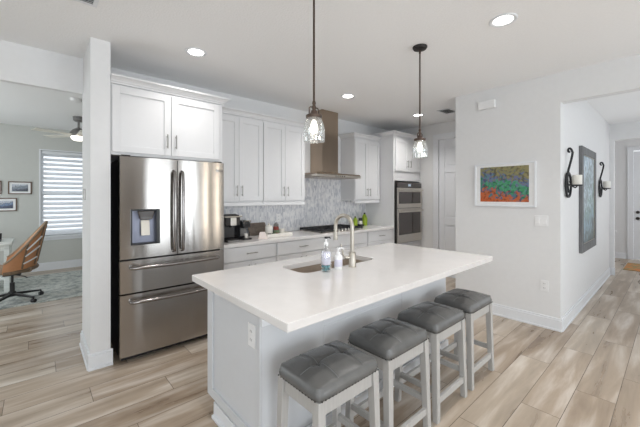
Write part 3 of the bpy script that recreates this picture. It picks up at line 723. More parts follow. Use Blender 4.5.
# tray and what stands in it
b = BM(); x0, x1, y0, y1 = 2.13, 2.52, 3.37, 3.56
bx(b, x0, x1, y0, y1, ZC, 0.922); bx(b, x0, x1, y0, y0+0.01, 0.922, 0.958); bx(b, x0, x1, y1-0.01, y1, 0.922, 0.958); bx(b, x0, x0+0.01, y0+0.01, y1-0.01, 0.922, 0.958); bx(b, x1-0.01, x1, y0+0.01, y1-0.01, 0.922, 0.958)
tag(obj('serving_tray', b, 'white_ceramic', bevel=0.003), 'low white rectangular tray on the back counter under the outlet', 'tray')
t = thing('canister', 'white ceramic canister in the tray, left of the striped jar', 'canister', (2.24, 3.50, 0.9225))
obj('body', lathe(BM(), 2.235, 3.50, [(0.042, 0.9225), (0.048, 0.93), (0.048, 1.03), (0.044, 1.04)], 28), 'white_ceramic', t, smooth=True)
obj('lid', lathe(BM(), 2.235, 3.50, [(0.046, 1.041), (0.046, 1.05), (0.02, 1.06), (0.008, 1.062), (0.012, 1.075), (0.006, 1.085)], 28), 'white_ceramic', t, smooth=True)
t = thing('decorated_jar', 'small jar with red and green bands standing in the white tray', 'jar', (2.35, 3.50, 0.9225))
obj('body', lathe(BM(), 2.345, 3.50, [(0.036, 0.9225), (0.04, 0.93), (0.04, 0.985), (0.036, 0.99)], 24), 'darkgreen', t, smooth=True)
obj('band', lathe(BM(), 2.345, 3.50, [(0.036, 0.9905), (0.037, 1.0), (0.037, 1.03), (0.03, 1.035)], 24), 'red', t, smooth=True)
obj('lid', lathe(BM(), 2.345, 3.50, [(0.033, 1.0355), (0.036, 1.06), (0.02, 1.075), (0.01, 1.08), (0.004, 1.09)], 24), 'greyplastic', t, smooth=True)
b = lathe(BM(), 2.43, 3.49, [(0.03, 0.9225), (0.036, 0.93), (0.038, 1.0), (0.034, 1.0), (0.03, 0.93)], 24)
tag(obj('tumbler', b, 'white_ceramic', smooth=True), 'plain white tumbler at the right end of the white tray', 'cup')
for i, (x, y, m_, la) in enumerate(((2.195, 3.42, 'dark', 'dark coffee pod in the tray in front of the white canister'), (2.30, 3.41, 'red', 'dark red coffee pod in the tray in front of the banded jar'), (2.25, 3.41, 'darkgreen', 'green coffee pod in the tray between the dark and the red one'))):
    tag(obj('coffee_pod', lathe(BM(), x, y, [(0.016, 0.9225), (0.022, 0.955), (0.024, 0.957), (0.024, 0.96)], 18), m_, smooth=True), la, 'coffee pod', 'coffee pods in the tray')
# right of the cooktop: lime green things and a black and white jar
for i, (x, y, r, h_, la) in enumerate(((4.08, 3.67, 0.038, 0.17, 'lime green bottle just right of the cooktop, left of the black jar'), (4.335, 3.68, 0.048, 0.225, 'taller lime green bottle at the right, nearest the oven tower'))):
    t = thing('green_bottle', la, 'bottle', (x, y, ZC))
    obj('body', lathe(BM(), x, y, [(r*0.9, ZC), (r, ZC+0.01), (r*1.05, ZC+h_*0.55), (r*0.6, ZC+h_*0.82), (r*0.35, ZC+h_*0.88)], 24), 'green', t, smooth=True)
    obj('cap', lathe(BM(), x, y, [(r*0.36, ZC+h_*0.885), (r*0.36, ZC+h_)], 16), 'dark', t)
t = thing('spice_jar', 'black and white jar between the two lime green bottles', 'jar', (4.2, 3.66, ZC))
b = BM(); bx(b, 4.155, 4.245, 3.615, 3.70, ZC, 0.945); obj('stand', b, 'black', t, bevel=0.004)
obj('body', lathe(BM(), 4.20, 3.657, [(0.032, 0.9455), (0.034, 0.95), (0.034, 1.0), (0.03, 1.004)], 24), 'white_ceramic', t, smooth=True)
obj('lid', lathe(BM(), 4.20, 3.657, [(0.033, 1.0045), (0.033, 1.05), (0.02, 1.055)], 24), 'black', t, smooth=True)

# ------------------------------------------------------------------ island
IX0, IX1, IY0, IY1 = 0.762, 2.935, 1.055, 2.125
bX0, bX1, bY0, bY1 = 0.87, 2.83, 1.43, 2.10
SX0, SX1, SY0, SY1 = 1.335, 2.10, 1.655, 1.955
t = thing('kitchen_island', 'pale grey painted island base under the white quartz top', 'kitchen island', (1.85, 1.76, 0))
b = BM(); bx(b, bX0, SX0-0.03, bY0, bY1-0.02, 0.11, 0.8745); bx(b, SX1+0.03, bX1, bY0, bY1-0.02, 0.11, 0.8745)
bx(b, SX0-0.03, SX1+0.03, bY0, bY1-0.02, 0.11, 0.64); bx(b, SX0-0.03, SX1+0.03, bY0, SY0-0.03, 0.64, 0.8745); bx(b, SX0-0.03, SX1+0.03, SY1+0.03, bY1-0.02, 0.64, 0.8745)
obj('body', b, 'island', t, bevel=0.002)
obj('toe_kick', bx(BM(), bX0+0.005, bX1-0.005, bY0+0.003, bY1-0.09, 0, 0.109), 'island', t)
def end_frame(x, s):
    b = BM(); T = 0.012; a, c = sorted((x, x+s*T)); w_ = 0.075
    bx(b, a, c, bY1-w_, bY1, 0.112, 0.8745); bx(b, a, c, bY0, bY0+0.012, 0.112, 0.8745)
    bx(b, a, c, bY0+0.012, bY1-w_, 0.112, 0.17); bx(b, a, c, bY0+0.012, bY1-w_, 0.83, 0.8745)
    return obj('end_panel', b, 'island', t, bevel=0.002)
end_frame(bX0-0.0005, -1); end_frame(bX1+0.0005, 1)
# apron band below the overhang and base moulding
b = BM(); bx(b, bX0-0.012, bX1+0.012, bY0-0.024, bY0-0.0005, 0.765, 0.8745); obj('apron', b, 'trim', t, bevel=0.002)
b = BM(); bx(b, bX0-0.028, bX1+0.028, bY0-0.018, bY0-0.0005, 0, 0.10); bx(b, bX0-0.028, bX0-0.0, bY0, bY1-0.10, 0, 0.02); bx(b, bX0-0.014, bX0+.004, bY0, bY1-0.10, 0.02, 0.10); bx(b, bX1-0.004, bX1+0.014, bY0, bY1-0.10, 0, 0.10)
obj('base_moulding', b, 'trim', t, bevel=0.003)
def front_back(name, x0, x1, z0, z1):
    b = BM(); y = bY1-0.019; st = 0.055
    bx(b, x0+st, x1-st, y, y+0.009, z0+st, z1-st); bx(b, x0, x0+st, y, y+0.019, z0, z1); bx(b, x1-st, x1, y, y+0.019, z0, z1); bx(b, x0+st, x1-st, y, y+0.019, z0, z0+st); bx(b, x0+st, x1-st, y, y+0.019, z1-st, z1)
    return obj(name, b, 'island', t, bevel=0.0015)
for x0, x1 in ((0.88, 1.35), (1.36, 1.725), (1.735, 2.10), (2.11, 2.82)): front_back('door', x0, x1, 0.125, 0.86)
plate = obj('outlet_plate', bx(BM(), bX0-0.0062, bX0-0.0005, 1.488, 1.563, 0.62, 0.745), 'plate', t, bevel=0.002)
for zz in (0.66, 0.705):
    r = obj('receptacle', bx(BM(), bX0-0.0085, bX0-0.0065, 1.509, 1.542, zz-0.015, zz+0.015), 'plate', plate, bevel=0.001)
b = BM()
for zz in (0.66, 0.705):
    for yy in (1.518, 1.533): bx(b, bX0-0.0092, bX0-0.0086, yy-0.0015, yy+0.0015, zz-0.006, zz+0.007)
obj('slots', b, 'socket', plate)

# island top: one slab with the rounded opening for the sink
def rounded(x0, x1, y0, y1, r, n=6):
    return arc(x1-r, y1-r, r, 0, PI/2, n)+arc(x0+r, y1-r, r, PI/2, PI, n)+arc(x0+r, y0+r, r, PI, 1.5*PI, n)+arc(x1-r, y0+r, r, 1.5*PI, 2*PI, n)
def slab_with_hole(outer, inner, z0, z1):
    b = BM()
    for z, flip in ((z0, True), (z1, False)):
        ov = [b.verts.new((x, y, z)) for x, y in outer]; iv = [b.verts.new((x, y, z)) for x, y in inner]
        es = [b.edges.new((l[i], l[(i+1) % len(l)])) for l in (ov, iv) for i in range(len(l))]
        bmesh.ops.triangle_fill(b, use_beauty=True, use_dissolve=False, edges=es)
        if not flip: top = (ov, iv)
        else: bot = (ov, iv)
    for a, c in zip(bot, top):
        for i in range(len(a)):
            j = (i+1) % len(a); b.faces.new([a[i], a[j], c[j], c[i]])
    return b
b = slab_with_hole(rounded(IX0, IX1, IY0, IY1, 0.006, 2), rounded(SX0, SX1, SY0, SY1, 0.07), 0.8755, 0.914)
tag(obj('island_countertop', b, 'quartz', bevel=0.002), 'wide white quartz top of the island with sink cut-out', 'countertop')
# sink
t = thing('kitchen_sink', 'undermount stainless sink in the island countertop', 'sink', ((SX0+SX1)/2, (SY0+SY1)/2, 0.655))
b = BM(); out = rounded(SX0-0.012, SX1+0.012, SY0-0.012, SY1+0.012, 0.075); inn = rounded(SX0-0.004, SX1+0.004, SY0-0.004, SY1+0.004, 0.07)
botI = rounded(SX0+0.01, SX1-0.01, SY0+0.01, SY1-0.01, 0.06); botO = rounded(SX0-0.006, SX1+0.006, SY0-0.006, SY1+0.006, 0.07)
R = [[b.verts.new((x, y, z)) for x, y in l] for l, z in ((botO, 0.655), (out, 0.875), (inn, 0.875), (botI, 0.668))]
for a, c in zip(R, R[1:]):
    for i in range(len(a)):
        j = (i+1) % len(a); b.faces.new([a[i], a[j], c[j], c[i]])
b.faces.new(R[0]); b.faces.new(R[3]); obj('basin', b, 'sinksteel', t, smooth=True)
obj('drain', lathe(BM(), 1.73, 1.82, [(0.042, 0.6685), (0.042, 0.672), (0.03, 0.673), (0.028, 0.671)], 24), 'nickel', t, smooth=True)
# faucet
t = thing('kitchen_faucet', 'satin nickel gooseneck faucet standing beside the island sink', 'faucet', (1.735, 1.59, 0.9145))
obj('base', lathe(BM(), 1.735, 1.59, [(0.029, 0.9145), (0.029, 0.920), (0.026, 0.922), (0.026, 1.018), (0.023, 1.022)], 32), 'nickel', t, smooth=True)
sx, sy = 0.0, 1.0
L_ = 0.165; r_ = L_/2; zc = 1.205
pts = [(1.735, 1.59, 1.0225), (1.735, 1.59, 1.10), (1.735, 1.59, zc)]
for i in range(1, 19):
    a_ = PI*i/18; d_ = r_-r_*math.cos(a_); pts.append((1.735-0.01*d_/L_, 1.59+d_, zc+r_*math.sin(a_)))
pts += [(1.725, 1.755, 1.16)]
obj('spout', tube(BM(), pts, 0.0145, 16), 'nickel', t, smooth=True)
obj('spray_head', tube(BM(), [(1.725, 1.755, 1.159), (1.725, 1.755, 1.13), (1.725, 1.755, 1.095)], 0.0165, 16), 'nickel', t, smooth=True)
b = BM(); tube(b, [(1.712, 1.597, 0.985), (1.678, 1.608, 0.985)], 0.011, 12); obj('handle_hub', b, 'nickel', t, smooth=True)
b = BM(); tube(b, [(1.682, 1.608, 0.985), (1.665, 1.613, 1.005), (1.655, 1.62, 1.06), (1.65, 1.622, 1.085)], 0.008, 10, r_end=0.005); obj('handle', b, 'nickel', t, smooth=True)
# clear soap bottle with teal beads
x, y = 1.49, 1.61
t = thing('soap_bottle', 'tall clear soap bottle with teal pebbles and black pump by the sink', 'soap dispenser', (x, y, 0.9145))
obj('bottle', lathe(BM(), x, y, [(0.033, 0.916), (0.036, 0.922), (0.036, 1.045), (0.030, 1.065), (0.016, 1.085), (0.0155, 1.10)], 28), 'clear', t, smooth=True)
obj('soap', lathe(BM(), x, y, [(0.029, 0.962), (0.032, 0.966), (0.032, 1.035), (0.025, 1.05)], 28), 'lavender', t, smooth=True)
b = BM()
for k in range(60):
    a_ = random.uniform(0, 2*PI); rr = random.uniform(0.006, 0.0265); zz = random.uniform(0.9235, 0.955); bmesh.ops.create_icosphere(b, subdivisions=1, radius=random.uniform(0.006, 0.008), matrix=Matrix.Translation((x+rr*math.cos(a_), y+rr*math.sin(a_), zz)))
obj('pebbles', b, 'teal', t, smooth=True)
obj('collar', lathe(BM(), x, y, [(0.017, 1.1005), (0.017, 1.115), (0.006, 1.118), (0.006, 1.14)], 20), 'plate', t, smooth=True)
b = BM(); tube(b, [(x, y, 1.141), (x, y, 1.153)], 0.011, 12); tube(b, [(x, y, 1.147), (x+0.03, y-0.005, 1.147), (x+0.036, y-0.006, 1.138)], 0.0045, 8); obj('pump_head', b, 'black', t, smooth=True)
# white pump bottle
x, y = 1.615, 1.64
t = thing('soap_bottle', 'short white pump bottle between the clear bottle and the faucet', 'soap dispenser', (x, y, 0.9145))
x, y = 1.605, 1.605
t.location = (x, y, 0.9145)
obj('bottle', lathe(BM(), x, y, [(0.027, 0.9145), (0.029, 0.92), (0.029, 0.995), (0.024, 1.012), (0.013, 1.02)], 28), 'plate', t, smooth=True)
obj('label', lathe(BM(), x, y, [(0.0294, 0.935), (0.0294, 0.985)], 28, cap=False), 'lavender', t, smooth=True)
b = lathe(BM(), x, y, [(0.014, 1.0205), (0.014, 1.035), (0.006, 1.037), (0.006, 1.055)], 18); tube(b, [(x, y, 1.0555), (x, y, 1.066)], 0.011, 12); tube(b, [(x-0.005, y, 1.061), (x+0.038, y-0.01, 1.061), (x+0.046, y-0.012, 1.05)], 0.005, 8)
obj('pump_head', b, 'plate', t, smooth=True)

# ------------------------------------------------------------------ stools
def make_stool():
    W, D = 0.415, 0.31; zb, zs = 0.558, 0.612
    t = thing('bar_stool', 'x', 'stool', (0, 0, 0), 'grey tufted counter stools')
    # cushion: a rounded, tufted top over a boxed side
    NX, NY = 48, 36; b = BM(); grid = []
    def outline(u, v):
        # square grid -> rounded rectangle
        r = 0.16
        x, y = u, v
        m_ = max(abs(x), abs(y))
        if m_ > 1e-6:
            k = 4.5; l = (abs(x)**(2*k)+abs(y)**(2*k))**(1/(2*k)); s = m_/l; x *= s**0.9; y *= s**0.9
        return x*W/2, y*D/2
    def height(x, y):
        u, v = x/(W/2), y/(D/2)
        e = max(abs(u)*1.0, abs(v)*1.0)
        dome = 0.034*(1-abs(u)**2.6)*(1-abs(v)**2.6)
        # stitched seams: one along the seat, two across, a button where they meet
        s = 0
        s -= 0.006*math.exp(-(y/0.009)**2)*(1-abs(u)**6)
        for xs_ in (-0.085, 0.085): s -= 0.006*math.exp(-((x-xs_)/0.009)**2)*(1-abs(v)**6)
        for xs_ in (-0.085, 0.085): s -= 0.016*math.exp(-((x-xs_)**2+y*y)/0.024**2)
        rim = min((1-abs(u))*W/2, (1-abs(v))*D/2); R_ = 0.02
        edge = 0 if rim > R_ else -(R_-math.sqrt(max(0, R_*R_-(R_-rim)**2)))
        return zs+dome+s+edge
    for j in range(NY+1):
        row = []
        for i in range(NX+1):
            u = -1+2*i/NX; v = -1+2*j/NY
            # denser near the border
            u = math.sin(u*PI/2)*0.35+u*0.65; v = math.sin(v*PI/2)*0.35+v*0.65
            x, y = outline(u, v); row.append(b.verts.new((x, y, height(x if abs(u) < 1 else math.copysign(W/2, u), y if abs(v) < 1 else math.copysign(D/2, v)))))
        grid.append(row)
    for j in range(NY):
        for i in range(NX): b.faces.new([grid[j][i], grid[j][i+1], grid[j+1][i+1], grid[j+1][i]])
    bd = [grid[0][i] for i in range(NX)]+[grid[j][NX] for j in range(NY)]+[grid[NY][NX-i] for i in range(NX)]+[grid[NY-j][0] for j in range(NY)]
    prev = bd
    for zz, o_ in ((0.585, 0.003), (0.570, 0.003), (0.562, 0.001), (zb, -0.004)):
        ring = [b.verts.new((v.co.x*(1+o_/(W/2)), v.co.y*(1+o_/(D/2)), zz)) for v in bd]
        for i in range(len(bd)):
            j = (i+1) % len(bd); b.faces.new([prev[j], prev[i], ring[i], ring[j]])
        prev = ring
    b.faces.new(prev)
    seat = obj('seat_cushion', b, 'leather', t, smooth=True)
    # stitching lines and buttons lie in the seams
    b = BM()
    def seam(p0, p1, off):
        pts = []
        for i in range(25):
            q = i/24; x = p0[0]+(p1[0]-p0[0])*q+off[0]; y = p0[1]+(p1[1]-p0[1])*q+off[1]
            pts.append((x, y, height(x, y)+0.0012))
        tube(b, pts, 0.0011, 5)
    for o_ in (-0.011, ): seam((-0.19, 0), (0.19, 0), (0, o_))
    for xs_ in (-0.085, 0.085): seam((xs_, -0.14), (xs_, 0.14), (0.011, 0))
    obj('stitching', b, 'thread', seat, smooth=True)
    b = BM()
    for xs_ in (-0.085, 0.085):
        z_ = height(xs_, 0); c = lathe(b, xs_, 0, [(0.011, z_-0.001), (0.012, z_+0.002), (0.006, z_+0.006)], 14)
    obj('buttons', b, 'leather', seat, smooth=True)
    b = BM()
    def nail(x, y): bmesh.ops.create_icosphere(b, subdivisions=1, radius=0.0042, matrix=Matrix.Translation((x, y, 0.566)))
    n = 19
    for i in range(n):
        x = -W/2+0.02+(W-0.04)*i/(n-1); nail(x, -D/2-0.002); nail(x, D/2+0.002)
    n = 14
    for i in range(n):
        y = -D/2+0.02+(D-0.04)*i/(n-1); nail(-W/2-0.002, y); nail(W/2+0.002, y)
    obj('nailhead_trim', b, 'dark', seat, smooth=True)
    # legs splay a little outwards
    a = 0.021; ix, iy = W/2-0.026, D/2-0.026; ox, oy = W/2-0.012, D/2-0.010
    for sx in (-1, 1):
        for sy in (-1, 1):
            b = BM(); q = [(-a, -a), (a, -a), (a, a), (-a, a)]
            hexa(b, [(sx*ox+p[0]*0.85, sy*oy+p[1]*0.85, 0) for p in q], [(sx*ix+p[0], sy*iy+p[1], 0.5575) for p in q])
            obj('leg', b, 'stoolwood', t, bevel=0.002)
    for sy in (-1, 1): obj('apron', bx(BM(), -ix+a, ix-a, sy*iy-0.011, sy*iy+0.011, 0.488, 0.5575), 'stoolwood', t, bevel=0.001)
    for sx in (-1, 1): obj('apron', bx(BM(), sx*ix-0.011, sx*ix+0.011, -iy+a, iy-a, 0.488, 0.5575), 'stoolwood', t, bevel=0.001)
    def at_z(z): k = 1-z/0.5575; return ix+(ox-ix)*k, iy+(oy-iy)*k
    X_, Y_ = at_z(0.125)
    for sy in (-1, 1): obj('stretcher', bx(BM(), -X_+a*0.8, X_-a*0.8, sy*Y_-0.010, sy*Y_+0.010, 0.105, 0.145), 'stoolwood', t, bevel=0.001)
    X_, Y_ = at_z(0.19)
    for sx in (-1, 1): obj('stretcher', bx(BM(), sx*X_-0.010, sx*X_+0.010, -Y_+a*0.8, Y_-a*0.8, 0.17, 0.205), 'stoolwood', t, bevel=0.001)
    return t
s0 = make_stool()
sl = ['grey tufted counter stool nearest the outlet end of the island, in the foreground',
      'second counter stool from the outlet end of the island, grey tufted seat',
      'third counter stool from the outlet end of the island, grey tufted seat',
      'grey tufted counter stool farthest along the island, closest to the picture wall']
for i, (x, y, la) in enumerate(zip((1.085, 1.592, 2.090, 2.604), (1.150, 1.163, 1.160, 1.163), sl)):
    s = s0 if i == 0 else copy_tree(s0)
    s.location = (x, y, 0); s['label'] = la

# ------------------------------------------------------------------ pendants
def make_pendant(x, y):
    t = thing('pendant_lamp', 'x', 'pendant lamp', (x, y, 1.77), 'glass pendant lamps over the island')
    obj('ceiling_canopy', lathe(BM(), x, y, [(0.02, H-0.03), (0.055, H-0.022), (0.062, H-0.01), (0.062, H-0.001)], 28), 'dark', t, smooth=True)
    b = BM(); tube(b, [(x, y, 2.025), (x, y, H-0.06)], 0.0065, 12); tube(b, [(x, y, H-0.06), (x, y, H-0.03)], 0.009, 10)
    obj('rod', b, 'bronze', t, smooth=True)
    b = lathe(BM(), x, y, [(0.010, 1.965), (0.013, 1.985), (0.009, 2.0), (0.012, 2.01), (0.008, 2.024)], 18); obj('swivel', b, 'bronze', t, smooth=True)
    b = BM(); tube(b, [(x-0.038, y, 1.935), (x-0.038, y, 1.975), (x-0.030, y, 1.983), (x-0.012, y, 1.984), (x+0.012, y, 1.984), (x+0.030, y, 1.983), (x+0.038, y, 1.975), (x+0.038, y, 1.935)], 0.004, 10); obj('yoke', b, 'bronze', t, smooth=True)
    b = lathe(BM(), x, y, [(0.048, 1.918), (0.050, 1.922), (0.050, 1.934), (0.044, 1.938), (0.020, 1.942), (0.018, 1.964)], 28); obj('socket_cap', b, 'bronze', t, smooth=True)
    prof = [(0.044, 1.918), (0.050, 1.905), (0.060, 1.88), (0.067, 1.85), (0.069, 1.82), (0.068, 1.79), (0.066, 1.772)]
    b = BM(); inner = [(r-0.0025, z) for r, z in reversed(prof)]; lathe(b, x, y, prof+inner, 40, cap=False); obj('glass_shade', b, 'glass', t, smooth=True)
    b = lathe(BM(), x, y, [(0.012, 1.905), (0.015, 1.89), (0.022, 1.87), (0.026, 1.85), (0.022, 1.832), (0.010, 1.823)], 24); obj('bulb', b, 'bulb', t, smooth=True)
    return t
p0 = make_pendant(1.286, 1.5); p0['label'] = 'glass jar pendant lamp hanging over the near, sink end of the island'
p1 = copy_tree(p0); p1.location = (2.51, 1.5, 1.77); p1['label'] = 'glass jar pendant lamp hanging over the far end of the island'

# ------------------------------------------------------------------ recessed lights
def make_can(x, y):
    t = thing('recessed_light', 'x', 'ceiling light', (x, y, H-0.006), 'recessed ceiling lights')
    b = lathe(BM(), x, y, [(0.066, H-0.001), (0.095, H-0.001), (0.095, H-0.004), (0.088, H-0.009), (0.068, H-0.005), (0.066, H-0.001)], 36, cap=False); obj('trim_ring', b, 'trim', t, smooth=True)
    b = lathe(BM(), x, y, [(0.064, H-0.004), (0.064, H-0.0015)], 32); obj('lens', b, 'glow', t)
    return t
c0 = make_can(1.081, 2.908); cl = ['round recessed ceiling light near the refrigerator cabinet', 'round recessed ceiling light, largest in view, toward the hall', 'round recessed ceiling light above the counter, between the pendants', 'round recessed ceiling light right behind the far pendant rod, by the oven tower', 'added unseen ceiling light over the near corner of the island, beside the viewer', 'added unseen ceiling light in the living area behind the viewer']
for i, (x, y) in enumerate(((1.081, 2.908), (2.59, 0.86), (3.043, 2.864), (4.60, 2.78), (0.6, 0.86), (2.59, -1.3))):  # the out-of-view cans at the end are added to brighten the ceiling
    c = c0 if i == 0 else copy_tree(c0); c.location = (x, y, H-0.006); c['label'] = cl[i]
    ld = bpy.data.lights.new('recessed_lamp_light', 'SPOT'); ld.energy = 41; ld.spot_size = math.radians(130); ld.spot_blend = 1; ld.shadow_soft_size = 0.06; ld.color = (1, 0.97, 0.94)
    lo = bpy.data.objects.new('recessed_lamp_light', ld); C.objects.link(lo); lo.parent = c; lo.location = (0, 0, -0.01)
# vents
def vent(label, x, y, sx, sy):
    t = thing('ceiling_vent', label, 'vent', (x, y, H-0.012))
    b = BM(); bx(b, x-sx/2, x+sx/2, y-sy/2, y-sy/2+0.025, H-0.008, H-0.001); bx(b, x-sx/2, x+sx/2, y+sy/2-0.025, y+sy/2, H-0.008, H-0.001)
    bx(b, x-sx/2, x-sx/2+0.025, y-sy/2+.025, y+sy/2-.025, H-0.008, H-0.001); bx(b, x+sx/2-0.025, x+sx/2, y-sy/2+.025, y+sy/2-.025, H-0.008, H-0.001); obj('frame', b, 'trim', t)
    b = BM(); bx(b, x-sx/2+0.025, x+sx/2-0.025, y-sy/2+0.025, y+sy/2-0.025, H-0.003, H-0.001); obj('duct_opening', b, 'vent_dark', t)
    b = BM(); k = y-sy/2+0.035
    while k < y+sy/2-0.035:
        hexa(b, [(x-sx/2+.025, k, H-0.0115), (x+sx/2-.025, k, H-0.0115), (x+sx/2-.025, k+0.003, H-0.0115), (x-sx/2+.025, k+0.003, H-0.0115)], [(x-sx/2+.025, k+0.008, H-0.0035), (x+sx/2-.025, k+0.008, H-0.0035), (x+sx/2-.025, k+0.011, H-0.0035), (x-sx/2+.025, k+0.011, H-0.0035)]); k += 0.022
    obj('louvres', b, 'trim', t)
vent('white ceiling air vent above and left of the refrigerator pillar', 0.13, 2.56, 0.36, 0.22)
vent('white ceiling air vent in the nook by the pantry door', 4.72, 2.35, 0.30, 0.20)

# ------------------------------------------------------------------ pictures
art1 = art_mat('abstract_flower_colours', [(0.0, srgb(196, 96, 48)), (0.16, srgb(186, 108, 66)), (0.26, srgb(84, 96, 140)), (0.38, srgb(58, 150, 96)), (0.52, srgb(84, 160, 120)), (0.64, srgb(104, 108, 158)), (0.78, srgb(128, 128, 92)), (1.0, srgb(150, 140, 96))], 1, 0.21, 0.26, 12)
t = thing('framed_picture', 'white framed flower-coloured picture on the wall right of the pantry', 'picture', (4.135, 1.367, 1.309))
Y0, Y1, Z0, Z1 = 1.037, 1.697, 1.309, 1.823
b = BM(); f_ = 0.018
bx(b, 4.115, 4.139, Y0, Y0+f_, Z0, Z1); bx(b, 4.115, 4.139, Y1-f_, Y1, Z0, Z1); bx(b, 4.115, 4.139, Y0+f_, Y1-f_, Z0, Z0+f_); bx(b, 4.115, 4.139, Y0+f_, Y1-f_, Z1-f_, Z1)
obj('frame', b, 'trim', t, bevel=0.002)
obj('mat_board', bx(BM(), 4.128, 4.138, Y0+f_, Y1-f_, Z0+f_, Z1-f_), 'plate', t)
obj('print', bx(BM(), 4.1265, 4.128, 1.105, 1.628, 1.365, 1.783), art1, t)
# tall panel in the hall
art2 = art_mat('blue_green_panel_colours', [(0.0, srgb(70, 92, 90)), (0.22, srgb(140, 170, 186)), (0.42, srgb(92, 132, 116)), (0.55, srgb(196, 214, 226)), (0.7, srgb(84, 112, 112)), (0.85, srgb(206, 222, 232)), (1.0, srgb(150, 176, 190))], 0, 0.58, 0.45, 6, (1, 1, 0.6))
t = thing('framed_wall_art', 'tall grey wood framed panel hanging between two sconces in the hall', 'picture', (5.6, 0.80, 0.715))
X0, X1, Z0, Z1 = 5.08, 6.12, 0.715, 2.065; b = BM(); f_ = 0.10; fy0, fy1 = 0.785, 0.819
bx(b, X0, X0+f_*1.0, fy0, fy1, Z0, Z1); bx(b, X1-f_, X1, fy0, fy1, Z0, Z1); bx(b, X0+f_, X1-f_, fy0, fy1, Z0, Z0+f_); bx(b, X0+f_, X1-f_, fy0, fy1, Z1-f_, Z1)
obj('frame', b, 'rugframe', t, bevel=0.003)
obj('panel', bx(BM(), X0+f_, X1-f_, 0.80, 0.818, Z0+f_, Z1-f_), art2, t)
b = BM(); k = 0.008
bx(b, X0+f_, X0+f_+k, 0.792, 0.80, Z0+f_, Z1-f_); bx(b, X1-f_-k, X1-f_, 0.792, 0.80, Z0+f_, Z1-f_); bx(b, X0+f_+k, X1-f_-k, 0.792, 0.80, Z0+f_, Z0+f_+k); bx(b, X0+f_+k, X1-f_-k, 0.792, 0.80, Z1-f_-k, Z1-f_)
obj('inner_edge', b, 'nickel', t)
# sconces
def make_sconce(x):
    t = thing('wall_sconce', 'x', 'sconce', (x, 0.819, 1.42), 'dark iron candle sconces in the hall')
    yw = 0.80
    b = BM(); n = 32; ro, ri = 0.142, 0.120
    # flat iron ring standing off the wall
    V = []
    for i in range(n):
        a_ = 2*PI*i/n; c, s = math.cos(a_), math.sin(a_)
        V.append([b.verts.new((x+r*c, y, 1.556+r*s)) for r, y in ((ro, yw-0.010), (ro, yw+0.010), (ri, yw+0.010), (ri, yw-0.010))])
    for i in range(n):
        j = (i+1) % n
        for k in range(4): b.faces.new([V[i][k], V[j][k], V[j][(k+1) % 4], V[i][(k+1) % 4]])
    obj('ring', b, 'iron', t, bevel=0.003)
    pts = []
    for i in range(11):
        q = i/10; pts.append((x-0.01+0.0*q, yw-0.005+0.02*math.sin(q*PI*1.4)-0.015*q, 1.47+0.44*q))
    for i in range(1, 10):
        a_ = i/9*1.5*PI; pts.append((x-0.01, yw-0.035+0.018+0.0-0.018*math.cos(a_)*1.0 - 0.0, 1.91+0.035*math.sin(a_)+0.05*(i/9)*0.9))
    obj('scroll', tube(BM(), pts, 0.011, 10), 'iron', t, smooth=True)
    b = BM(); tube(b, [(x, yw-0.01, 1.60), (x, 0.77, 1.545), (x, 0.74, 1.525), (x, 0.725, 1.54)], 0.008, 10); bx(b, x-0.1, x+0.1, yw-0.012, yw+0.006, 1.545, 1.567); obj('arm', b, 'iron', t, smooth=False)
    obj('cup', lathe(BM(), x, 0.725, [(0.02, 1.541), (0.05, 1.548), (0.052, 1.556), (0.048, 1.558)], 28), 'iron', t, smooth=True)
    return t
sc0 = make_sconce(4.40); sc0['label'] = 'dark iron candle sconce nearer the kitchen, left of the tall panel'
sc1 = copy_tree(sc0); sc1.location = (6.62, 0.819, 1.42); sc1['label'] = 'dark iron candle sconce deeper in the hall, right of the tall panel'
for x, la in ((4.40, 'white pillar candle in the sconce nearer the kitchen'), (6.62, 'white pillar candle in the sconce deeper in the hall')):
    t = thing('pillar_candle', la, 'candle', (x, 0.725, 1.559), 'candles in the hall sconces')
    obj('wax', lathe(BM(), x, 0.725, [(0.043, 1.559), (0.045, 1.562), (0.045, 1.66), (0.04, 1.663), (0.01, 1.658)], 28), 'candle', t, smooth=True)
    obj('wick', tube(BM(), [(x, 0.725, 1.657), (x+0.001, 0.725, 1.67)], 0.0012, 6), 'black', t)
# doormat, doorstop in foyer
b = BM(); bx(b, 8.52, 9.45, -0.2, 0.70, 0.001, 0.012)
tag(obj('door_mat', b, 'mat', bevel=0.004), 'orange and green mat on the floor in front of the entry door', 'mat')
b = BM(); bx(b, 10.02, 10.049, 0.925, 0.955, 0.595, 0.64); tube(b, [(10.03, 0.94, 0.615), (9.97, 0.94, 0.615)], 0.012, 10)
tag(obj('wall_hook', b, 'plate', bevel=0.002), 'small white stop on the foyer wall left of the entry door', 'door stop')

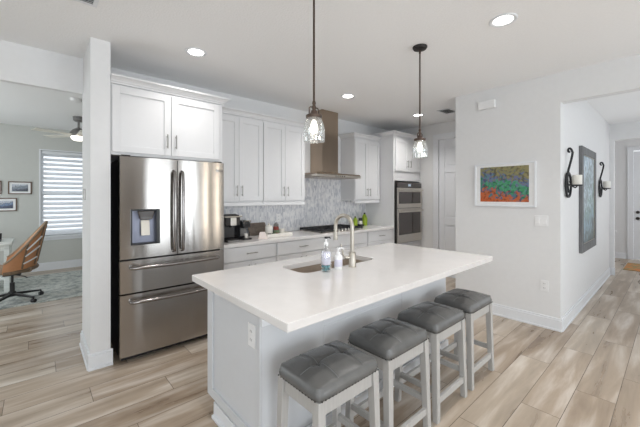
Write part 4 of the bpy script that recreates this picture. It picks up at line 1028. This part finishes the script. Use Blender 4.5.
# ------------------------------------------------------------------ dining room
tag(obj('area_rug', bx(BM(), -2.3, 2.2, 5.68, 7.62, 0.001, 0.012), 'rug', bevel=0.003), 'large grey distressed area rug on the dining room floor', 'rug')
def small_pic(label, x0, x1, z0, z1, fm, cols):
    t = thing('framed_picture', label, 'picture', ((x0+x1)/2, 8.09, z0)); f_ = 0.016; b = BM()
    bx(b, x0, x0+f_, 8.078, 8.099, z0, z1); bx(b, x1-f_, x1, 8.078, 8.099, z0, z1); bx(b, x0+f_, x1-f_, 8.078, 8.099, z0, z0+f_); bx(b, x0+f_, x1-f_, 8.078, 8.099, z1-f_, z1)
    obj('frame', b, fm, t, bevel=0.002); obj('mat_board', bx(BM(), x0+f_, x1-f_, 8.09, 8.098, z0+f_, z1-f_), 'plate', t)
    am = art_mat('small_landscape_colours', cols, 0, 0.07, 0.1, 20, (1, 1, 3)); q = 0.05
    obj('print', bx(BM(), x0+q, x1-q, 8.088, 8.09, z0+q, z1-q), am, t)
cc = [(0.2, srgb(60, 66, 80)), (0.45, srgb(140, 150, 165)), (0.6, srgb(92, 104, 110)), (0.8, srgb(190, 196, 206))]
small_pic('small landscape print in a brown frame, nearest the dining window', -0.39, -0.07, 1.468, 1.70, 'frame_brown', cc)
small_pic('small landscape print in a brown frame, lower of the two by the window', -0.60, -0.272, 1.157, 1.398, 'frame_brown', [(0.2, srgb(50, 60, 90)), (0.45, srgb(110, 140, 180)), (0.6, srgb(92, 104, 120)), (0.8, srgb(200, 206, 216))])
small_pic('small print at the left picture edge, level with the upper landscape', -0.78, -0.473, 1.47, 1.71, 'frame_brown', [(0.2, srgb(120, 70, 50)), (0.5, srgb(170, 120, 90)), (0.8, srgb(120, 100, 90))])
# smoke detector
tag(obj('smoke_detector', lathe(BM(), 0.40, 5.39, [(0.045, H-0.04), (0.06, H-0.034), (0.07, H-0.012), (0.07, H-0.001)], 28), 'plate', smooth=True), 'white round smoke detector on the dining room ceiling', 'smoke detector')
# ceiling fan
fx, fy = 0.52, 6.6
t = thing('ceiling_fan', 'brushed nickel ceiling fan with pale blades and lit lamp in the dining room', 'ceiling fan', (fx, fy, 2.33))
obj('ceiling_canopy', lathe(BM(), fx, fy, [(0.05, H-0.08), (0.075, H-0.06), (0.08, H-0.001)], 28), 'greyplastic', t, smooth=True)
obj('downrod', tube(BM(), [(fx, fy, 2.56), (fx, fy, H-0.079)], 0.015, 12), 'greyplastic', t, smooth=True)
obj('motor_housing', lathe(BM(), fx, fy, [(0.11, 2.42), (0.125, 2.44), (0.12, 2.48), (0.08, 2.53), (0.03, 2.56)], 32), 'greyplastic', t, smooth=True)
obj('lamp_bowl', lathe(BM(), fx, fy, [(0.02, 2.345), (0.07, 2.355), (0.10, 2.38), (0.105, 2.415)], 32), 'fanglow', t, smooth=True)
for k in range(5):
    a_ = math.radians(130+72*k); b = BM()
    hexa(b, [(0.115, -0.05, 2.425), (0.60, -0.07, 2.425), (0.60, 0.07, 2.441), (0.115, 0.05, 2.437)], [(0.115, -0.05, 2.432), (0.60, -0.07, 2.432), (0.60, 0.07, 2.448), (0.115, 0.05, 2.444)])
    bmesh.ops.rotate(b, verts=b.verts[:], cent=(0, 0, 0), matrix=Matrix.Rotation(a_, 3, 'Z')); bmesh.ops.translate(b, verts=b.verts[:], vec=(fx, fy, 0))
    obj('blade', b, 'fanblade', t, bevel=0.002)

# office chair, turned to the desk at the left
cx, cy = -0.245, 5.95
t = thing('desk_chair', 'tan swivel desk chair on a black five-star base at the desk', 'chair', (cx, cy, 0.012))
G0 = 0.0125
b = BM()
for k in range(5):
    a_ = math.radians(24+72*k); c, s = math.cos(a_), math.sin(a_)
    hexa(b, [(cx+0.03*c+0.02*s, cy+0.03*s-0.02*c, 0.10), (cx+0.32*c+0.014*s, cy+0.32*s-0.014*c, 0.075), (cx+0.32*c-0.014*s, cy+0.32*s+0.014*c, 0.075), (cx+0.03*c-0.02*s, cy+0.03*s+0.02*c, 0.10)],
         [(cx+0.03*c+0.02*s, cy+0.03*s-0.02*c, 0.135), (cx+0.32*c+0.014*s, cy+0.32*s-0.014*c, 0.095), (cx+0.32*c-0.014*s, cy+0.32*s+0.014*c, 0.095), (cx+0.03*c-0.02*s, cy+0.03*s+0.02*c, 0.135)])
lathe(b, cx, cy, [(0.04, 0.09), (0.045, 0.10), (0.04, 0.15)], 20)
sb = obj('star_base', b, 'black', t, bevel=0.003)
for k in range(5):
    a_ = math.radians(24+72*k); c, s = math.cos(a_), math.sin(a_); b = BM(); px_, py_ = cx+0.32*c, cy+0.32*s
    for w_ in (-0.014, 0.014): tube(b, [(px_+w_*c-0.008*c, py_+w_*s-0.008*s, G0+0.026), (px_+w_*c+0.008*c, py_+w_*s+0.008*s, G0+0.026)], 0.026, 16)
    tube(b, [(px_, py_, G0+0.03), (px_, py_, 0.078)], 0.009, 8)
    obj('caster', b, 'black', sb, smooth=True)
b = BM(); tube(b, [(cx, cy, 0.15), (cx, cy, 0.27)], 0.026, 14); obj('gas_lift', b, 'black', t, smooth=True)
b = BM(); tube(b, [(cx, cy, 0.271), (cx, cy, 0.37)], 0.014, 12); bx(b, cx-0.09, cx+0.09, cy-0.07, cy+0.07, 0.371, 0.40); tube(b, [(cx+0.02, cy-0.07, 0.385), (cx+0.12, cy-0.19, 0.37), (cx+0.15, cy-0.22, 0.355)], 0.007, 8); obj('mechanism', b, 'black', t)
# shell: seat pad, curved back that rises from the seat sides
obj('seat', bx(BM(), cx-0.27, cx+0.20, cy-0.245, cy+0.245, 0.42, 0.49), 'greige', t, bevel=0.03, seg=4)
b = BM(); n = 20; rows = 10; inner = []; outer = []
for j in range(rows+1):
    q = j/rows; ri_, ro_ = [], []
    for i in range(n+1):
        th = (-1+2*i/n)*math.radians(100)
        # top edge slopes: low at the arms (front), high at the back
        hgt = 0.44+(0.13+0.50*max(0, math.cos(th*0.9))**1.3)*q
        lean = 0.10*max(0, (hgt-0.5))/0.55
        R1 = 0.30+0.01*q
        for lst, rr in ((ri_, R1-0.022), (ro_, R1)):
            lst.append(b.verts.new((cx-0.03+rr*math.cos(th)*0.92+lean, cy+rr*math.sin(th)*1.05, hgt)))
    inner.append(ri_); outer.append(ro_)
for L in (inner, outer):
    for j in range(rows):
        for i in range(n): b.faces.new([L[j][i], L[j][i+1], L[j+1][i+1], L[j+1][i]])
for j in range(rows):
    for i in (0, n): b.faces.new([inner[j][i], outer[j][i], outer[j+1][i], inner[j+1][i]])
for j in (0, rows):
    for i in range(n): b.faces.new([inner[j][i], inner[j][i+1], outer[j][i+1], outer[j][i]])
obj('backrest', b, 'tan', t, smooth=True)
# wooden frame: band below, edge rail and vertical slats on the outside of the back
b = BM()
def shell_pt(th, q, off=0.006):
    hgt = 0.44+(0.13+0.50*max(0, math.cos(th*0.9))**1.3)*q; lean = 0.10*max(0, (hgt-0.5))/0.55; R1 = 0.30+0.01*q+off
    return (cx-0.03+R1*math.cos(th)*0.92+lean, cy+R1*math.sin(th)*1.05, hgt)
tube(b, [shell_pt((-1+2*i/24)*math.radians(100), 1.0, -0.01) for i in range(25)], 0.015, 8)
obj('edge_rail', b, 'greige', t, smooth=True)
b = BM(); tube(b, [shell_pt((-1+2*i/24)*math.radians(98), 0.04, 0.004) for i in range(25)], 0.022, 8); obj('seat_rail', b, 'chairwood', t, smooth=True)
for deg in (-62, -28, 10, 45):
    b = BM(); tube(b, [shell_pt(math.radians(deg), q/8, 0.004) for q in range(1, 9)], 0.011, 8); obj('back_slat', b, 'chairwood', t, smooth=True)
for q in (0.3, 0.55, 0.78):
    b = BM(); tube(b, [shell_pt(math.radians(-62+34*i/8), q, 0.012) for i in range(9)], 0.010, 8); obj('back_crosspiece', b, 'plate', t, smooth=True)
# desk
t = thing('desk', 'whitewashed wooden desk at the left edge behind the tan chair', 'desk', (-0.98, 6.75, 0.012))
obj('desktop', bx(BM(), -1.7, -0.27, 6.52, 7.15, 0.715, 0.755), 'deskwhite', t, bevel=0.004)
for sx in (-1.62, -0.36):
    for sy in (6.58, 7.04): obj('leg', bx(BM(), sx, sx+0.06, sy, sy+0.06, 0.0125, 0.7145), 'deskwhite', t, bevel=0.003)
obj('apron', bx(BM(), -1.56, -0.36, 6.585, 6.61, 0.63, 0.7145), 'deskwhite', t)
obj('shelf', bx(BM(), -1.56, -0.36, 6.60, 7.06, 0.20, 0.23), 'deskwhite', t)
# laptop on the desk
t = thing('laptop', 'dark laptop lying on the whitewashed desk', 'laptop', (-0.55, 6.75, 0.7555))
obj('keyboard_base', bx(BM(), -0.68, -0.40, 6.64, 6.86, 0.7555, 0.772), 'black', t, bevel=0.003)
b = BM(); hexa(b, [(-0.68, 6.861, 0.7725), (-0.40, 6.861, 0.7725), (-0.40, 6.868, 0.7725), (-0.68, 6.868, 0.7725)], [(-0.68, 6.93, 0.86), (-0.40, 6.93, 0.86), (-0.40, 6.937, 0.86), (-0.68, 6.937, 0.86)]); obj('screen', b, 'black', t)
